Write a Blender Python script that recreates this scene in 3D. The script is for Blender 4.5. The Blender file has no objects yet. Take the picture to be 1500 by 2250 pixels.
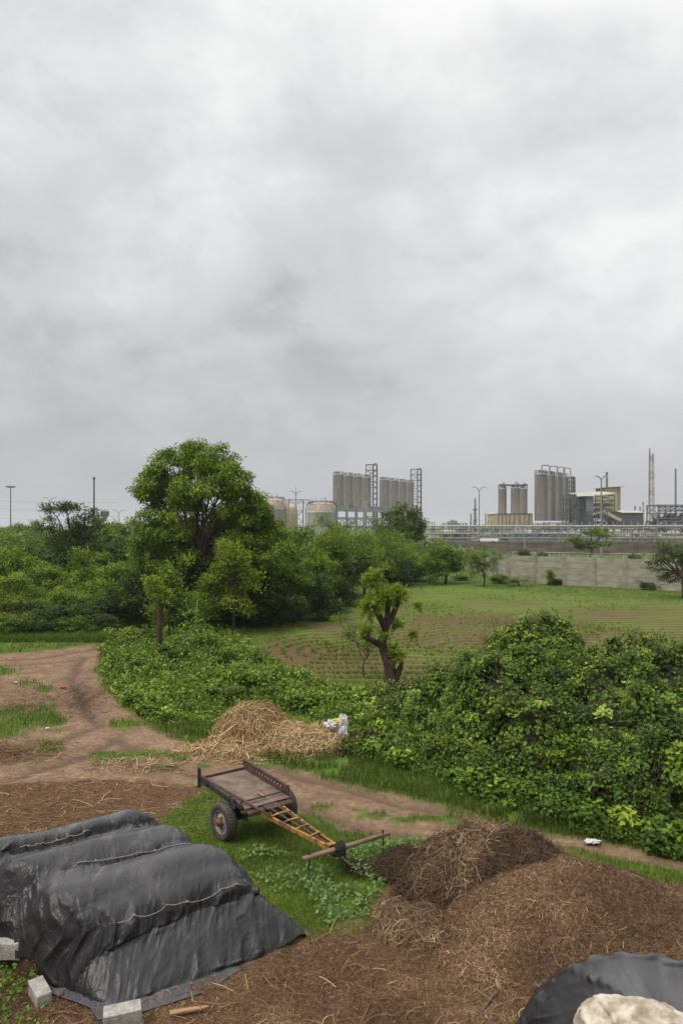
import bpy, math, time
import numpy as np
from mathutils import Vector
T0 = time.time()
R = math.radians
SC = bpy.context.scene
COL = SC.collection

# ------------------------------------------------------------------ camera
CAMH, FPX, HOR = 5.7, 1750.0, 1155.0
cam_d = bpy.data.cameras.new('camera')
cam = bpy.data.objects.new('camera', cam_d); COL.objects.link(cam)
cam_d.sensor_width = 36; cam_d.lens = 28; cam_d.clip_start = 0.1; cam_d.clip_end = 9000
cam_d.shift_y = (HOR-1125)/2250
cam.location = (0, 0, CAMH); cam.rotation_euler = (R(90), 0, 0)
SC.camera = cam
# ------------------------------------------------------------------ world: overcast sky
w = bpy.data.worlds.new('World'); SC.world = w; w.use_nodes = True
nt = w.node_tree; N = nt.nodes; L = nt.links
for n in list(N): N.remove(n)
def nd(tree, typ, **kw):
    n = tree.nodes.new(typ)
    for k, v in kw.items(): setattr(n, k, v)
    return n
def mth(tree, op, a, b=None, c=None, clamp=False):
    n = tree.nodes.new('ShaderNodeMath'); n.operation = op; n.use_clamp = clamp
    for i, v in enumerate((a, b, c)):
        if v is None: continue
        if isinstance(v, (int, float)): n.inputs[i].default_value = v
        else: tree.links.new(v, n.inputs[i])
    return n.outputs[0]
def ramp(tree, fac, stops):
    n = tree.nodes.new('ShaderNodeValToRGB'); e = n.color_ramp.elements
    while len(e) < len(stops): e.new(0.5)
    for i, (p, c) in enumerate(stops):
        e[i].position = p; e[i].color = (*c, 1) if len(c) == 3 else c
    if fac is not None: tree.links.new(fac, n.inputs[0])
    return n.outputs[0]
def mix(tree, fac, a, b, blend='MIX'):
    n = tree.nodes.new('ShaderNodeMix'); n.data_type = 'RGBA'; n.blend_type = blend
    for s, v in ((n.inputs[0], fac), (n.inputs[6], a), (n.inputs[7], b)):
        if isinstance(v, (int, float)): s.default_value = v
        elif isinstance(v, tuple): s.default_value = (*v, 1)
        else: tree.links.new(v, s)
    return n.outputs[2]
sky = nd(nt, 'ShaderNodeTexSky', sky_type='NISHITA'); sky.sun_disc = False
SUN_EL, SUN_AZ = R(56), R(-125)            # azimuth from +Y towards +X
sky.sun_elevation = SUN_EL; sky.sun_rotation = SUN_AZ; sky.dust_density = 4
tc = nd(nt, 'ShaderNodeTexCoord'); sep = nd(nt, 'ShaderNodeSeparateXYZ')
L.new(tc.outputs['Generated'], sep.inputs[0])
sx, sy, sz = sep.outputs
zc = mth(nt, 'MAXIMUM', sz, 0.0)
def wnoise(scale, det, off, rough=0.5, dist=0.0, zs=1.5, rot=(0, .35, 0)):
    mp = nd(nt, 'ShaderNodeMapping'); mp.inputs['Location'].default_value = off
    mp.inputs['Scale'].default_value = (1, 1, zs); mp.inputs['Rotation'].default_value = rot
    L.new(tc.outputs['Generated'], mp.inputs[0])
    n = nd(nt, 'ShaderNodeTexNoise'); n.inputs['Scale'].default_value = scale; n.inputs['Detail'].default_value = det
    n.inputs['Roughness'].default_value = rough; n.inputs['Distortion'].default_value = dist
    L.new(mp.outputs[0], n.inputs['Vector']); return n.outputs[0]
n1 = wnoise(2.3, 8, (3.1, 0.7, 0), 0.55, 0.15)
n2 = wnoise(5.0, 7, (1.3, 4.2, 2), 0.60, 0.25)
n3 = wnoise(13.0, 6, (5, 1, 7), 0.6, 0.5)
cl = mth(nt, 'ADD', mth(nt, 'SUBTRACT', mth(nt, 'MULTIPLY', n1, 0.72), .13), mth(nt, 'ADD', mth(nt, 'MULTIPLY', n2, 0.44), mth(nt, 'MULTIPLY', n3, .10)))
# broad brightening towards the veiled sun and overhead
dirv = nd(nt, 'ShaderNodeVectorMath', operation='DOT_PRODUCT'); L.new(tc.outputs['Generated'], dirv.inputs[0])
dirv.inputs[1].default_value = Vector((0.50, 0.78, 0.46)).normalized()
glow = mth(nt, 'POWER', mth(nt, 'MAXIMUM', dirv.outputs['Value'], 0.0), 9.0)
base = mth(nt, 'ADD', cl, mth(nt, 'MULTIPLY', glow, 0.24))
base = mth(nt, 'ADD', base, mth(nt, 'MULTIPLY', zc, 0.10))
ccol = ramp(nt, base, [(0.36, (.37, .378, .405)), (0.47, (.49, .498, .52)), (0.54, (.61, .615, .63)), (0.62, (.68, .683, .69)), (0.80, (.92, .92, .92))])
# lower sky is an even grey veil
veil = mth(nt, 'MULTIPLY', mth(nt, 'SUBTRACT', 0.24, zc), 3.6, clamp=True)
ccol = mix(nt, veil, ccol, (.505, .513, .54))
# overcast sky is brighter overhead than near the horizon
up = nd(nt, 'ShaderNodeMapRange'); up.interpolation_type = 'SMOOTHSTEP'; L.new(zc, up.inputs[0])
up.inputs[1].default_value = .50; up.inputs[2].default_value = .95; up.inputs[3].default_value = 1.0; up.inputs[4].default_value = 2.8
SKYK = 0.76
bgc = nd(nt, 'ShaderNodeBackground'); L.new(ccol, bgc.inputs[0]); L.new(mth(nt, 'MULTIPLY', up.outputs[0], SKYK), bgc.inputs[1])
bgs = nd(nt, 'ShaderNodeBackground'); L.new(sky.outputs[0], bgs.inputs[0]); bgs.inputs[1].default_value = 0.05
ms = nd(nt, 'ShaderNodeMixShader'); ms.inputs[0].default_value = 0.93
L.new(bgs.outputs[0], ms.inputs[1]); L.new(bgc.outputs[0], ms.inputs[2])
wo = nd(nt, 'ShaderNodeOutputWorld'); L.new(ms.outputs[0], wo.inputs[0])
# ------------------------------------------------------------------ sun, exposure
sd = bpy.data.lights.new('sun', 'SUN'); sd.energy = 1.5; sd.angle = R(18); sd.color = (1, .965, .91)
so = bpy.data.objects.new('sun', sd); COL.objects.link(so)
dv = Vector((math.sin(SUN_AZ)*math.cos(SUN_EL), math.cos(SUN_AZ)*math.cos(SUN_EL), math.sin(SUN_EL)))
so.rotation_euler = dv.to_track_quat('Z', 'Y').to_euler(); so.location = (30, 40, 60)
SC.view_settings.view_transform = 'Standard'; SC.view_settings.look = 'None'
SC.view_settings.exposure = 0.50; SC.view_settings.gamma = 1
SC.render.engine = 'CYCLES'
SC.cycles.max_bounces = 5; SC.cycles.transparent_max_bounces = 4
SC.cycles.diffuse_bounces = 3; SC.cycles.glossy_bounces = 2

# ------------------------------------------------------------------ helpers
def P(px, py, Y): return np.array(((px-750)/FPX*Y, Y, CAMH-(py-HOR)/FPX*Y))
def G(px, py, z=0.0):
    Y = (CAMH-z)*FPX/(py-HOR); return np.array(((px-750)/FPX*Y, Y, z))
def nz(a): return a/np.maximum(np.linalg.norm(a, axis=-1, keepdims=True), 1e-9)
def _h(ix, iy, iz, s):
    n = (ix*374761393 + iy*668265263 + iz*1274126177 + s*97531) & 0xFFFFFFFF
    n = ((n ^ (n >> 13))*1274126177) & 0xFFFFFFFF
    return ((n ^ (n >> 16)) & 0xFFFF)/65535.0
def noise(x, y, z=0.0, seed=0):
    x, y, z = np.broadcast_arrays(np.asarray(x, float), np.asarray(y, float), np.asarray(z, float))
    xi, yi, zi = np.floor(x).astype(np.int64), np.floor(y).astype(np.int64), np.floor(z).astype(np.int64)
    fx, fy, fz = x-xi, y-yi, z-zi
    fx = fx*fx*(3-2*fx); fy = fy*fy*(3-2*fy); fz = fz*fz*(3-2*fz)
    def c(a, b, d): return _h(xi+a, yi+b, zi+d, seed)
    def l(a, b, t): return a+(b-a)*t
    return l(l(l(c(0,0,0), c(1,0,0), fx), l(c(0,1,0), c(1,1,0), fx), fy),
             l(l(c(0,0,1), c(1,0,1), fx), l(c(0,1,1), c(1,1,1), fx), fy), fz)*2-1
def fbm(x, y, z=0.0, seed=0, o=4, g=0.5):
    a, s, t = 1.0, 0.0, 0.0
    for i in range(o):
        s = s+a*noise(np.asarray(x)*2**i, np.asarray(y)*2**i, np.asarray(z)*2**i, seed+i*7); t += a; a *= g
    return s/t
def sstep(a, b, x): t = np.clip((x-a)/(b-a), 0, 1); return t*t*(3-2*t)

class Geo:
    def __init__(s): s.v = []; s.f3 = []; s.f4 = []; s.n = 0; s.t = []; s.m3 = []; s.m4 = []; s.u = []
    def add(s, v, f3=None, f4=None, tint=0.5, mi=0):
        v = np.asarray(v, float).reshape(-1, 3)
        if f3 is not None and len(f3): f = np.asarray(f3).reshape(-1, 3)+s.n; s.f3.append(f); s.m3.append(np.full(len(f), mi))
        if f4 is not None and len(f4): f = np.asarray(f4).reshape(-1, 4)+s.n; s.f4.append(f); s.m4.append(np.full(len(f), mi))
        s.v.append(v); s.t.append(np.broadcast_to(np.asarray(tint, float), (len(v),)).copy()); s.n += len(v)
        return s
    def merge(s, g, mi=None):
        v = np.concatenate(g.v); t = np.concatenate(g.t)
        f3 = np.concatenate(g.f3)+s.n if g.f3 else None; f4 = np.concatenate(g.f4)+s.n if g.f4 else None
        if f3 is not None: s.f3.append(f3); s.m3.append(np.concatenate(g.m3) if mi is None else np.full(len(f3), mi))
        if f4 is not None: s.f4.append(f4); s.m4.append(np.concatenate(g.m4) if mi is None else np.full(len(f4), mi))
        s.v.append(v); s.t.append(t); s.n += len(v); return s
    def mesh(s, name, mats, smooth=False):
        v = np.concatenate(s.v).astype(np.float32)
        f3 = np.concatenate(s.f3) if s.f3 else np.zeros((0, 3), int); f4 = np.concatenate(s.f4) if s.f4 else np.zeros((0, 4), int)
        me = bpy.data.meshes.new(name)
        me.vertices.add(len(v)); me.vertices.foreach_set('co', v.ravel())
        lv = np.concatenate([f3.ravel(), f4.ravel()]).astype(np.int32)
        me.loops.add(len(lv)); me.loops.foreach_set('vertex_index', lv)
        ls = np.concatenate([np.arange(len(f3))*3, len(f3)*3+np.arange(len(f4))*4]).astype(np.int32)
        me.polygons.add(len(ls)); me.polygons.foreach_set('loop_start', ls)
        mi = np.concatenate((s.m3 or [np.zeros(0)])+(s.m4 or [np.zeros(0)])).astype(np.int32)
        for m in (mats if isinstance(mats, (list, tuple)) else [mats]): me.materials.append(m)
        me.polygons.foreach_set('material_index', mi)
        me.polygons.foreach_set('use_smooth', np.full(len(ls), smooth))
        a = me.attributes.new('tint', 'FLOAT', 'POINT'); a.data.foreach_set('value', np.concatenate(s.t).astype(np.float32))
        me.update(); me.validate(); return me
    def build(s, name, mats, parent=None, smooth=False, **kw):
        o = bpy.data.objects.new(name, s.mesh(name, mats, smooth)); COL.objects.link(o)
        if parent is not None: o.parent = parent
        return tag(o, **kw)
    # ---- solids
    def hexa(s, c, mi=0, tint=.5):   # 8 corners: bottom 4 (ccw), top 4
        return s.add(c, f4=[(3,2,1,0),(4,5,6,7),(0,1,5,4),(1,2,6,5),(2,3,7,6),(3,0,4,7)], mi=mi, tint=tint)
    def box(s, x0, x1, y0, y1, z0, z1, mi=0, tint=.5):
        return s.hexa([(x0,y0,z0),(x1,y0,z0),(x1,y1,z0),(x0,y1,z0),(x0,y0,z1),(x1,y0,z1),(x1,y1,z1),(x0,y1,z1)], mi, tint)
    def beam(s, a, b, w, h=None, upv=(0,0,1), mi=0, tint=.5, w2=None, h2=None):
        a = np.array(a, float); b = np.array(b, float); h = h or w; w2 = w2 or w; h2 = h2 or h
        d = b-a; d /= max(np.linalg.norm(d), 1e-9); u = np.array(upv, float)
        if abs(np.dot(d, u)) > .98: u = np.array((1., 0, 0))
        r = np.cross(d, u); r /= np.linalg.norm(r); u = np.cross(r, d)
        c = [a-r*w/2-u*h/2, a+r*w/2-u*h/2, a+r*w/2+u*h/2, a-r*w/2+u*h/2, b-r*w2/2-u*h2/2, b+r*w2/2-u*h2/2, b+r*w2/2+u*h2/2, b-r*w2/2+u*h2/2]
        return s.hexa(c, mi, tint)
    def tube(s, pts, rad, k=6, mi=0, tint=.5, cap=True):
        pts = np.asarray(pts, float); n = len(pts); rad = np.broadcast_to(np.asarray(rad, float), (n,))
        d = nz(np.gradient(pts, axis=0)); ref = np.array((0.31, 0.17, 0.93)) if abs(d[0, 2]) < .9 else np.array((1., .2, 0))
        u = nz(np.cross(d, ref)); v = np.cross(d, u)
        a = np.arange(k)*2*math.pi/k
        ring = pts[:, None]+rad[:, None, None]*(u[:, None]*np.cos(a)[None, :, None]+v[:, None]*np.sin(a)[None, :, None])
        i = np.arange(n-1)[:, None]*k; j = np.arange(k)[None]; j2 = (j+1) % k
        f = np.stack([i+j, i+k+j, i+k+j2, i+j2], -1).reshape(-1, 4)
        vv = ring.reshape(-1, 3); f3 = []
        if cap:
            vv = np.vstack([vv, pts[:1], pts[-1:]]); c0 = n*k; c1 = c0+1
            f3 = [(c0, q, (q+1) % k) for q in range(k)]+[(c1, (n-1)*k+(q+1) % k, (n-1)*k+q) for q in range(k)]
        return s.add(vv, f3=f3, f4=f, mi=mi, tint=tint)
    def rtube(s, pts, rad, k=14, sub=5, amp=.14, seed=1, mi=0, tint=.5):
        pts = np.asarray(pts, float); rad = np.asarray(rad, float); n = (len(pts)-1)*sub+1; u = np.linspace(0, len(pts)-1, n); I = np.arange(len(pts))
        q = np.stack([np.interp(u, I, pts[:, c]) for c in range(3)], 1)
        for _ in range(3): q[1:-1] = (q[:-2]+2*q[1:-1]+q[2:])/4
        r = np.interp(u, I, rad); d = nz(np.gradient(q, axis=0)); e1 = nz(np.cross(d, np.array((.3, 1., .1)))); e2 = np.cross(d, e1); a = np.arange(k)*2*math.pi/k
        ln = u*.9; R_ = r[:, None]*(1+amp*fbm(np.cos(a)[None]*1.6+0*ln[:, None], np.sin(a)[None]*1.6+0*ln[:, None], ln[:, None]*1.3+seed, seed, 3)+.08*np.abs(noise(a[None]*2.2, ln[:, None]*.5, 3, seed)))
        v = q[:, None]+R_[..., None]*(e1[:, None]*np.cos(a)[None, :, None]+e2[:, None]*np.sin(a)[None, :, None]); i = np.arange(n-1)[:, None]*k; j = np.arange(k)[None]; j2 = (j+1) % k
        vv = np.vstack([v.reshape(-1, 3), q[-1:]]); return s.add(vv, f3=[((n-1)*k+b_, (n-1)*k+(b_+1) % k, n*k) for b_ in range(k)], f4=np.stack([i+j, i+j2, i+k+j2, i+k+j], -1).reshape(-1, 4), mi=mi, tint=tint)
    def lathe(s, prof, c=(0,0,0), k=24, mi=0, tint=.5, axis='z'):
        prof = np.asarray(prof, float); n = len(prof); a = np.arange(k)*2*math.pi/k
        r = prof[:, 0][:, None]; h = prof[:, 1][:, None]+0*a
        x, y = r*np.cos(a), r*np.sin(a)
        v = np.stack([x, y, h], -1) if axis == 'z' else np.stack([h, x, y], -1)
        v = v+np.asarray(c, float)
        i = np.arange(n-1)[:, None]*k; j = np.arange(k)[None]; j2 = (j+1) % k
        return s.add(v.reshape(-1, 3), f4=np.stack([i+j, i+j2, i+k+j2, i+k+j], -1).reshape(-1, 4), mi=mi, tint=tint)

def tag(o, label=None, cat=None, group=None, kind=None):
    if label: o['label'] = label
    if cat: o['category'] = cat
    if group: o['group'] = group
    if kind: o['kind'] = kind
    return o
def empty(name, loc, label=None, cat=None, group=None, rz=0):
    o = bpy.data.objects.new(name, None); COL.objects.link(o); o.location = tuple(loc); o.rotation_euler = (0, 0, rz)
    o.empty_display_size = .3
    return tag(o, label, cat, group)
def copy_tree(o, parent=None):
    c = o.copy(); COL.objects.link(c)
    if parent is not None: c.parent = parent
    for ch in list(o.children): copy_tree(ch, c)
    return c

# ------------------------------------------------------------------ materials
def mat(name, c1, c2=None, scale=3.0, rough=.8, bump=0.0, bscale=None, metal=0.0, detail=5, stretch=(1,1,1), spec=.35, lo=.35, hi=.65):
    m = bpy.data.materials.new(name); m.use_nodes = True; t = m.node_tree; b = t.nodes['Principled BSDF']
    b.inputs['Roughness'].default_value = rough; b.inputs['Metallic'].default_value = metal; b.inputs['Specular IOR Level'].default_value = spec
    tcn = nd(t, 'ShaderNodeTexCoord'); mp = nd(t, 'ShaderNodeMapping'); mp.inputs['Scale'].default_value = stretch
    t.links.new(tcn.outputs['Object'], mp.inputs[0])
    nn = nd(t, 'ShaderNodeTexNoise'); nn.inputs['Scale'].default_value = scale; nn.inputs['Detail'].default_value = detail; nn.inputs['Roughness'].default_value = .62
    t.links.new(mp.outputs[0], nn.inputs['Vector'])
    c2 = c2 or tuple(x*.6 for x in c1)
    t.links.new(ramp(t, nn.outputs[0], [(lo, c2), (hi, c1)]), b.inputs['Base Color'])
    if bump:
        n2 = nd(t, 'ShaderNodeTexNoise'); n2.inputs['Scale'].default_value = bscale or scale*4; n2.inputs['Detail'].default_value = 4
        t.links.new(mp.outputs[0], n2.inputs['Vector'])
        bp = nd(t, 'ShaderNodeBump'); bp.inputs['Strength'].default_value = bump; bp.inputs['Distance'].default_value = .02
        t.links.new(n2.outputs[0], bp.inputs['Height']); t.links.new(bp.outputs[0], b.inputs['Normal'])
    return m
def attr(t, name): a = nd(t, 'ShaderNodeAttribute'); a.attribute_name = name; return a.outputs['Fac']
def leafmat(name, stops, trans=.2, rough=.55, spec=.25):
    m = bpy.data.materials.new(name); m.use_nodes = True; t = m.node_tree; b = t.nodes['Principled BSDF']
    b.inputs['Roughness'].default_value = rough; b.inputs['Specular IOR Level'].default_value = spec
    c = ramp(t, attr(t, 'tint'), stops); t.links.new(c, b.inputs['Base Color'])
    tr = nd(t, 'ShaderNodeBsdfTranslucent'); t.links.new(mix(t, 1.0, c, (1.25, 1.3, .7), 'MULTIPLY'), tr.inputs[0])
    mx = nd(t, 'ShaderNodeMixShader'); mx.inputs[0].default_value = trans
    t.links.new(b.outputs[0], mx.inputs[1]); t.links.new(tr.outputs[0], mx.inputs[2])
    t.links.new(mx.outputs[0], t.nodes['Material Output'].inputs[0]); return m
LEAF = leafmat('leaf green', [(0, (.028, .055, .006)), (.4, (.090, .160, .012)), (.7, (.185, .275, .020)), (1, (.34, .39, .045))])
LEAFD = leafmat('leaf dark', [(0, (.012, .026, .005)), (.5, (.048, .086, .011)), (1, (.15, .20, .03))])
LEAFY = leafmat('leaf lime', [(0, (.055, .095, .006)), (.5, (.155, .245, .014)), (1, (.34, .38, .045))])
VINE = leafmat('leaf creeper', [(0, (.018, .034, .005)), (.4, (.078, .135, .010)), (.75, (.195, .285, .024)), (.93, (.36, .44, .08)), (1, (.50, .32, .04))], trans=.18)
LEAFL = leafmat('leaf fresh', [(0, (.07, .11, .008)), (.5, (.20, .28, .018)), (1, (.40, .42, .06))], trans=.3)
BLADE = leafmat('grass blade', [(0, (.034, .058, .009)), (.5, (.095, .148, .017)), (.85, (.19, .245, .030)), (1, (.38, .31, .10))], trans=.3)
WEED = leafmat('weed leaf', [(0, (.045, .085, .018)), (.5, (.12, .20, .045)), (1, (.32, .43, .17))], trans=.2)
STRAW = leafmat('straw yellow', [(0, (.11, .060, .022)), (.5, (.36, .225, .095)), (1, (.70, .54, .31))], trans=.1, rough=.7)
HAY = leafmat('hay brown', [(0, (.028, .016, .009)), (.5, (.105, .060, .033)), (.85, (.24, .15, .08)), (1, (.46, .33, .19))], trans=.05, rough=.8)
CHAFF = leafmat('chaff bits', [(0, (.038, .022, .013)), (.5, (.155, .085, .042)), (.85, (.31, .19, .10)), (1, (.50, .37, .22))], trans=.05, rough=.8)
BARK = mat('bark', (.105, .075, .05), (.04, .028, .02), 6, .9, .5, 25, stretch=(1, 1, .25))
TWIG_SHADE = mat('twigs', (.048, .042, .022), (.018, .018, .010), 9, .95, .6, 40)  # stem colour; on the mound cores its dark tone stands for inner shade
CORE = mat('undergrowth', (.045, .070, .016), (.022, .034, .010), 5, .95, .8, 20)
CONC = mat('concrete', (.40, .375, .33), (.26, .24, .21), 1.2, .9, .3, 12)
POSTM = mat('concrete post', (.38, .35, .30), (.22, .20, .17), 1.2, .92, .3, 9)
PRECAST = mat('precast concrete', (.37, .335, .27), (.23, .205, .165), 1.1, .92, .3, 9, stretch=(1, 1, 2.2), lo=.35, hi=.65)
print('setup', time.time()-T0)

# ------------------------------------------------------------------ ground
def pin(poly, x, y):
    r = np.zeros(x.shape, bool); n = len(poly)
    for i in range(n):
        x0, y0 = poly[i]; x1, y1 = poly[(i+1) % n]
        if y0 == y1: continue
        c = ((y0 > y) != (y1 > y)) & (x < (x1-x0)*(y-y0)/(y1-y0)+x0); r ^= c
    return r
def gp(pts): return [tuple(G(a, b)[:2]) for a, b in pts]
def soft(poly, x, y, r, warp=.25, ws=.9, seed=3):
    s = np.zeros(x.shape)
    wx = x+warp*fbm(x*ws, y*ws, 0, seed, 3); wy = y+warp*fbm(x*ws, y*ws, 5.5, seed+9, 3)
    K = [(0,0),(1,0),(-1,0),(0,1),(0,-1),(.7,.7),(-.7,.7),(.7,-.7),(-.7,-.7)]
    for a, b in K: s += pin(poly, wx+a*r, wy+b*r)
    return s/len(K)
P_DIRT = gp([(-900,1455),(0,1437),(130,1425),(210,1415),(262,1406),(225,1440),(205,1462),(212,1490),(235,1520),(270,1555),(310,1580),(345,1602),(400,1620),(450,1632),(520,1662),(600,1676),(680,1696),(760,1724),(860,1748),(950,1768),(1050,1790),(1150,1812),(1250,1838),(1350,1853),(1500,1882),(1900,1960),(2300,2060),(2300,2100),(1900,2008),(1500,1914),(1400,1889),(1300,1871),(1220,1858),(1100,1858),(1000,1854),(900,1845),(800,1824),(700,1797),(650,1775),(560,1735),(440,1712),(430,1740),(400,1765),(340,1800),(250,1835),(0,1860),(-900,1950)])
P_YARD = gp([(-900,1745),(0,1722),(120,1712),(300,1708),(400,1716),(440,1722),(425,1748),(400,1768),(340,1800),(300,1850),(0,1880),(-900,2000)])
P_FORE = gp([(540,2110),(620,2075),(700,2050),(790,2035),(820,1990),(850,1930),(880,1890),(960,1866),(1100,1866),(1230,1872),(1330,1905),(1500,1965),(2300,2200),(2300,4200),(-900,4200),(-900,1900),(0,1860),(300,1850),(420,1900),(520,2040)])
P_FIELD = gp([(535,1436),(560,1415),(640,1388),(760,1350),(850,1318),(900,1290),(940,1279),(1010,1283),(1100,1296),(1250,1308),(1500,1320),(2400,1352),(2700,1640),(1500,1580),(1000,1540),(850,1515),(700,1496),(600,1478),(545,1458)])
PATCH = [(-30,1474,95,13),(30,1585,100,30),(95,1575,50,32),(110,1645,28,14),(60,1668,18,5),(55,1500,26,7),(95,1512,20,8),(265,1663,75,13),(345,1680,38,9),(330,1650,38,7),(395,1660,32,7),(440,1680,20,6),(285,1590,40,9),(815,1789,40,6),(880,1800,30,5),(955,1797,45,7),(1010,1806,30,5),(705,1768,25,5),(430,1635,20,5),(300,1535,30,20),(240,1500,20,15),(785,1778,22,4),(1090,1833,40,4)]
LINES = [gp([(255,1412),(215,1450),(200,1490),(250,1560),(330,1620),(450,1672),(650,1730),(850,1789),(1050,1822),(1250,1856),(1500,1898),(2100,2010)]), gp([(-500,1740),(0,1690),(120,1655),(220,1612),(290,1585)]), gp([(-500,1470),(0,1455),(120,1448),(220,1430)])]
def linedist(x, y):
    d = np.full(x.shape, 99.)
    for ln in LINES:
        for (ax, ay), (bx, by) in zip(ln[:-1], ln[1:]):
            vx, vy = bx-ax, by-ay; u = np.clip(((x-ax)*vx+(y-ay)*vy)/(vx*vx+vy*vy), 0, 1); d = np.minimum(d, np.hypot(x-ax-u*vx, y-ay-u*vy))
    return d
def rutmask(x, y): d = linedist(x+.12*fbm(x*.8, y*.8, 0, 401, 2), y); return np.exp(-((d-.72)/.20)**2)
def ground_masks(x, y):
    dirt = soft(P_DIRT, x, y, .13, .35, .8); yard = soft(P_YARD, x, y, .18, .3, 1.1, 21); fore = soft(P_FORE, x, y, .16, .35, 1.0, 31)
    field = soft(P_FIELD, x, y, .5, .8, .35, 41)
    px = x/np.maximum(y, 1)*FPX+750; py = HOR+CAMH*FPX/np.maximum(y, 1)
    wob = fbm(x*2.3, y*2.3, 0, 77, 4)
    pat = np.zeros(x.shape)
    for a, b, ra, rb in PATCH:
        q = np.hypot((px-a)/ra, (py-b)/rb); pat = np.maximum(pat, sstep(1.25, .55, q+wob*.8))
    # sparse tufts between the ruts
    dirt = dirt*(1-pat*(yard < .5)); chaff = np.maximum(yard, fore)
    return dirt, chaff, field
def row_coord(x, y):
    # crop rows loop round the near end of the field, run straight on the right
    x0, y0 = -.6, 36.0
    dx = np.minimum(x-x0, 0)*1.55; slant = np.clip(x-x0, 0, 12)
    up_ = y > y0+.35*slant
    yy = np.where(up_, (y-y0-.95*slant*sstep(12, 6, slant)), y-y0)
    dA = np.hypot(dx, yy)
    return dA
def ground_z(x, y):
    dirt, chaff, field = ground_masks(x, y)
    z = .05*fbm(x*.35, y*.35, 0, 5, 3)+.018*fbm(x*2.1, y*2.1, 0, 8, 3)
    # ruts: wheel lines along the track
    z = z-.03*dirt-.075*rutmask(x, y)*dirt+.02*fbm(x*5, y*5, 0, 9, 2)*(dirt+chaff)
    z = z*sstep(200, 60, y)
    return z, dirt, chaff, field
m = bpy.data.materials.new('ground soil and grass'); m.use_nodes = True; t = m.node_tree; b = t.nodes['Principled BSDF']; b.inputs['Roughness'].default_value = .95; b.inputs['Specular IOR Level'].default_value = .15
gc = nd(t, 'ShaderNodeTexCoord')
def gn(scale, det=6, rough=.6, stretch=(1,1,1), dist=0):
    mp = nd(t, 'ShaderNodeMapping'); mp.inputs['Scale'].default_value = stretch; t.links.new(gc.outputs['Object'], mp.inputs[0])
    n = nd(t, 'ShaderNodeTexNoise'); n.inputs['Scale'].default_value = scale; n.inputs['Detail'].default_value = det; n.inputs['Roughness'].default_value = rough; n.inputs['Distortion'].default_value = dist
    t.links.new(mp.outputs[0], n.inputs['Vector']); return n.outputs[0]
dirtc = mix(t, ramp(t, gn(1.4, 7, .65), [(.38, (0,0,0)), (.62, (1,1,1))]), (.185, .116, .067), (.29, .192, .118))
dirtc = mix(t, ramp(t, gn(9, 6, .7), [(.42, (0,0,0)), (.7, (1,1,1))]), dirtc, (.115, .072, .048))
dirtc = mix(t, mth(t, 'MULTIPLY', attr(t, 'rut'), mth(t, 'ADD', .55, mth(t, 'MULTIPLY', gn(2.6, 5, .7), .5))), dirtc, (.105, .066, .045))
chc = mix(t, ramp(t, gn(2.2, 7, .7), [(.35, (0,0,0)), (.65, (1,1,1))]), (.080, .041, .020), (.165, .087, .041))
chc = mix(t, ramp(t, gn(45, 4, .8, (1, .35, 1), 1.5), [(.52, (0,0,0)), (.68, (1,1,1))]), chc, (.25, .145, .07))
grc = mix(t, ramp(t, gn(1.1, 6), [(.35, (0,0,0)), (.65, (1,1,1))]), (.05, .085, .012), (.10, .165, .02))
grc = mix(t, ramp(t, gn(12, 5, .7), [(.5, (0,0,0)), (.68, (1,1,1))]), grc, (.075, .06, .025))
rowf = mth(t, 'FRACT', mth(t, 'MULTIPLY', attr(t, 'row'), 1/1.05))
rowt = mth(t, 'ABSOLUTE', mth(t, 'SUBTRACT', rowf, .5))
rown = mth(t, 'ADD', mth(t, 'MULTIPLY', rowt, 1.0), mth(t, 'ADD', mth(t, 'MULTIPLY', gn(.16, 5, .6), 1.15), mth(t, 'MULTIPLY', gn(1.8, 5, .7, (.3, 1, 1)), .55)))
soil = mix(t, ramp(t, gn(3.5, 6, .7), [(.35, (0,0,0)), (.7, (1,1,1))]), (.085, .046, .026), (.155, .090, .050))
fic = mix(t, ramp(t, rown, [(.98, (0,0,0)), (1.0, (1,1,1))]), soil, (.085, .14, .022))
sy_ = nd(t, 'ShaderNodeSeparateXYZ'); t.links.new(gc.outputs['Object'], sy_.inputs[0]); far_ = mth(t, 'MULTIPLY', mth(t, 'SUBTRACT', sy_.outputs[1], 46), 1/22, clamp=True)
rown = mth(t, 'ADD', rown, mth(t, 'SUBTRACT', mth(t, 'MULTIPLY', far_, .28), .07))
rn2 = nd(t, 'ShaderNodeMapRange'); t.links.new(rown, rn2.inputs[0]); rn2.inputs[1].default_value = .97; rn2.inputs[2].default_value = 1.30
fic = mix(t, rn2.outputs[0], soil, (.095, .165, .018))
col = mix(t, attr(t, 'dirt'), grc, dirtc); col = mix(t, attr(t, 'chaff'), col, chc); col = mix(t, attr(t, 'field'), col, fic)
t.links.new(col, b.inputs['Base Color'])
bp = nd(t, 'ShaderNodeBump'); bp.inputs['Strength'].default_value = .7; bp.inputs['Distance'].default_value = .03
t.links.new(mth(t, 'ADD', gn(14, 6, .7), mth(t, 'MULTIPLY', gn(60, 3, .7), .4)), bp.inputs['Height']); t.links.new(bp.outputs[0], b.inputs['Normal'])
GROUND = m
rows = np.concatenate([np.exp(np.arange(math.log(3.2), math.log(130), .0062)), [150, 190, 260, 400, 700, 1300, 2600, 6000]])
us = np.concatenate([[-4, -2.2, -1.3, -.9], np.linspace(-.66, .66, 560), [.9, 1.3, 2.2, 4]])
YY, UU = np.meshgrid(rows, us, indexing='ij'); XX = YY*UU
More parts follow.
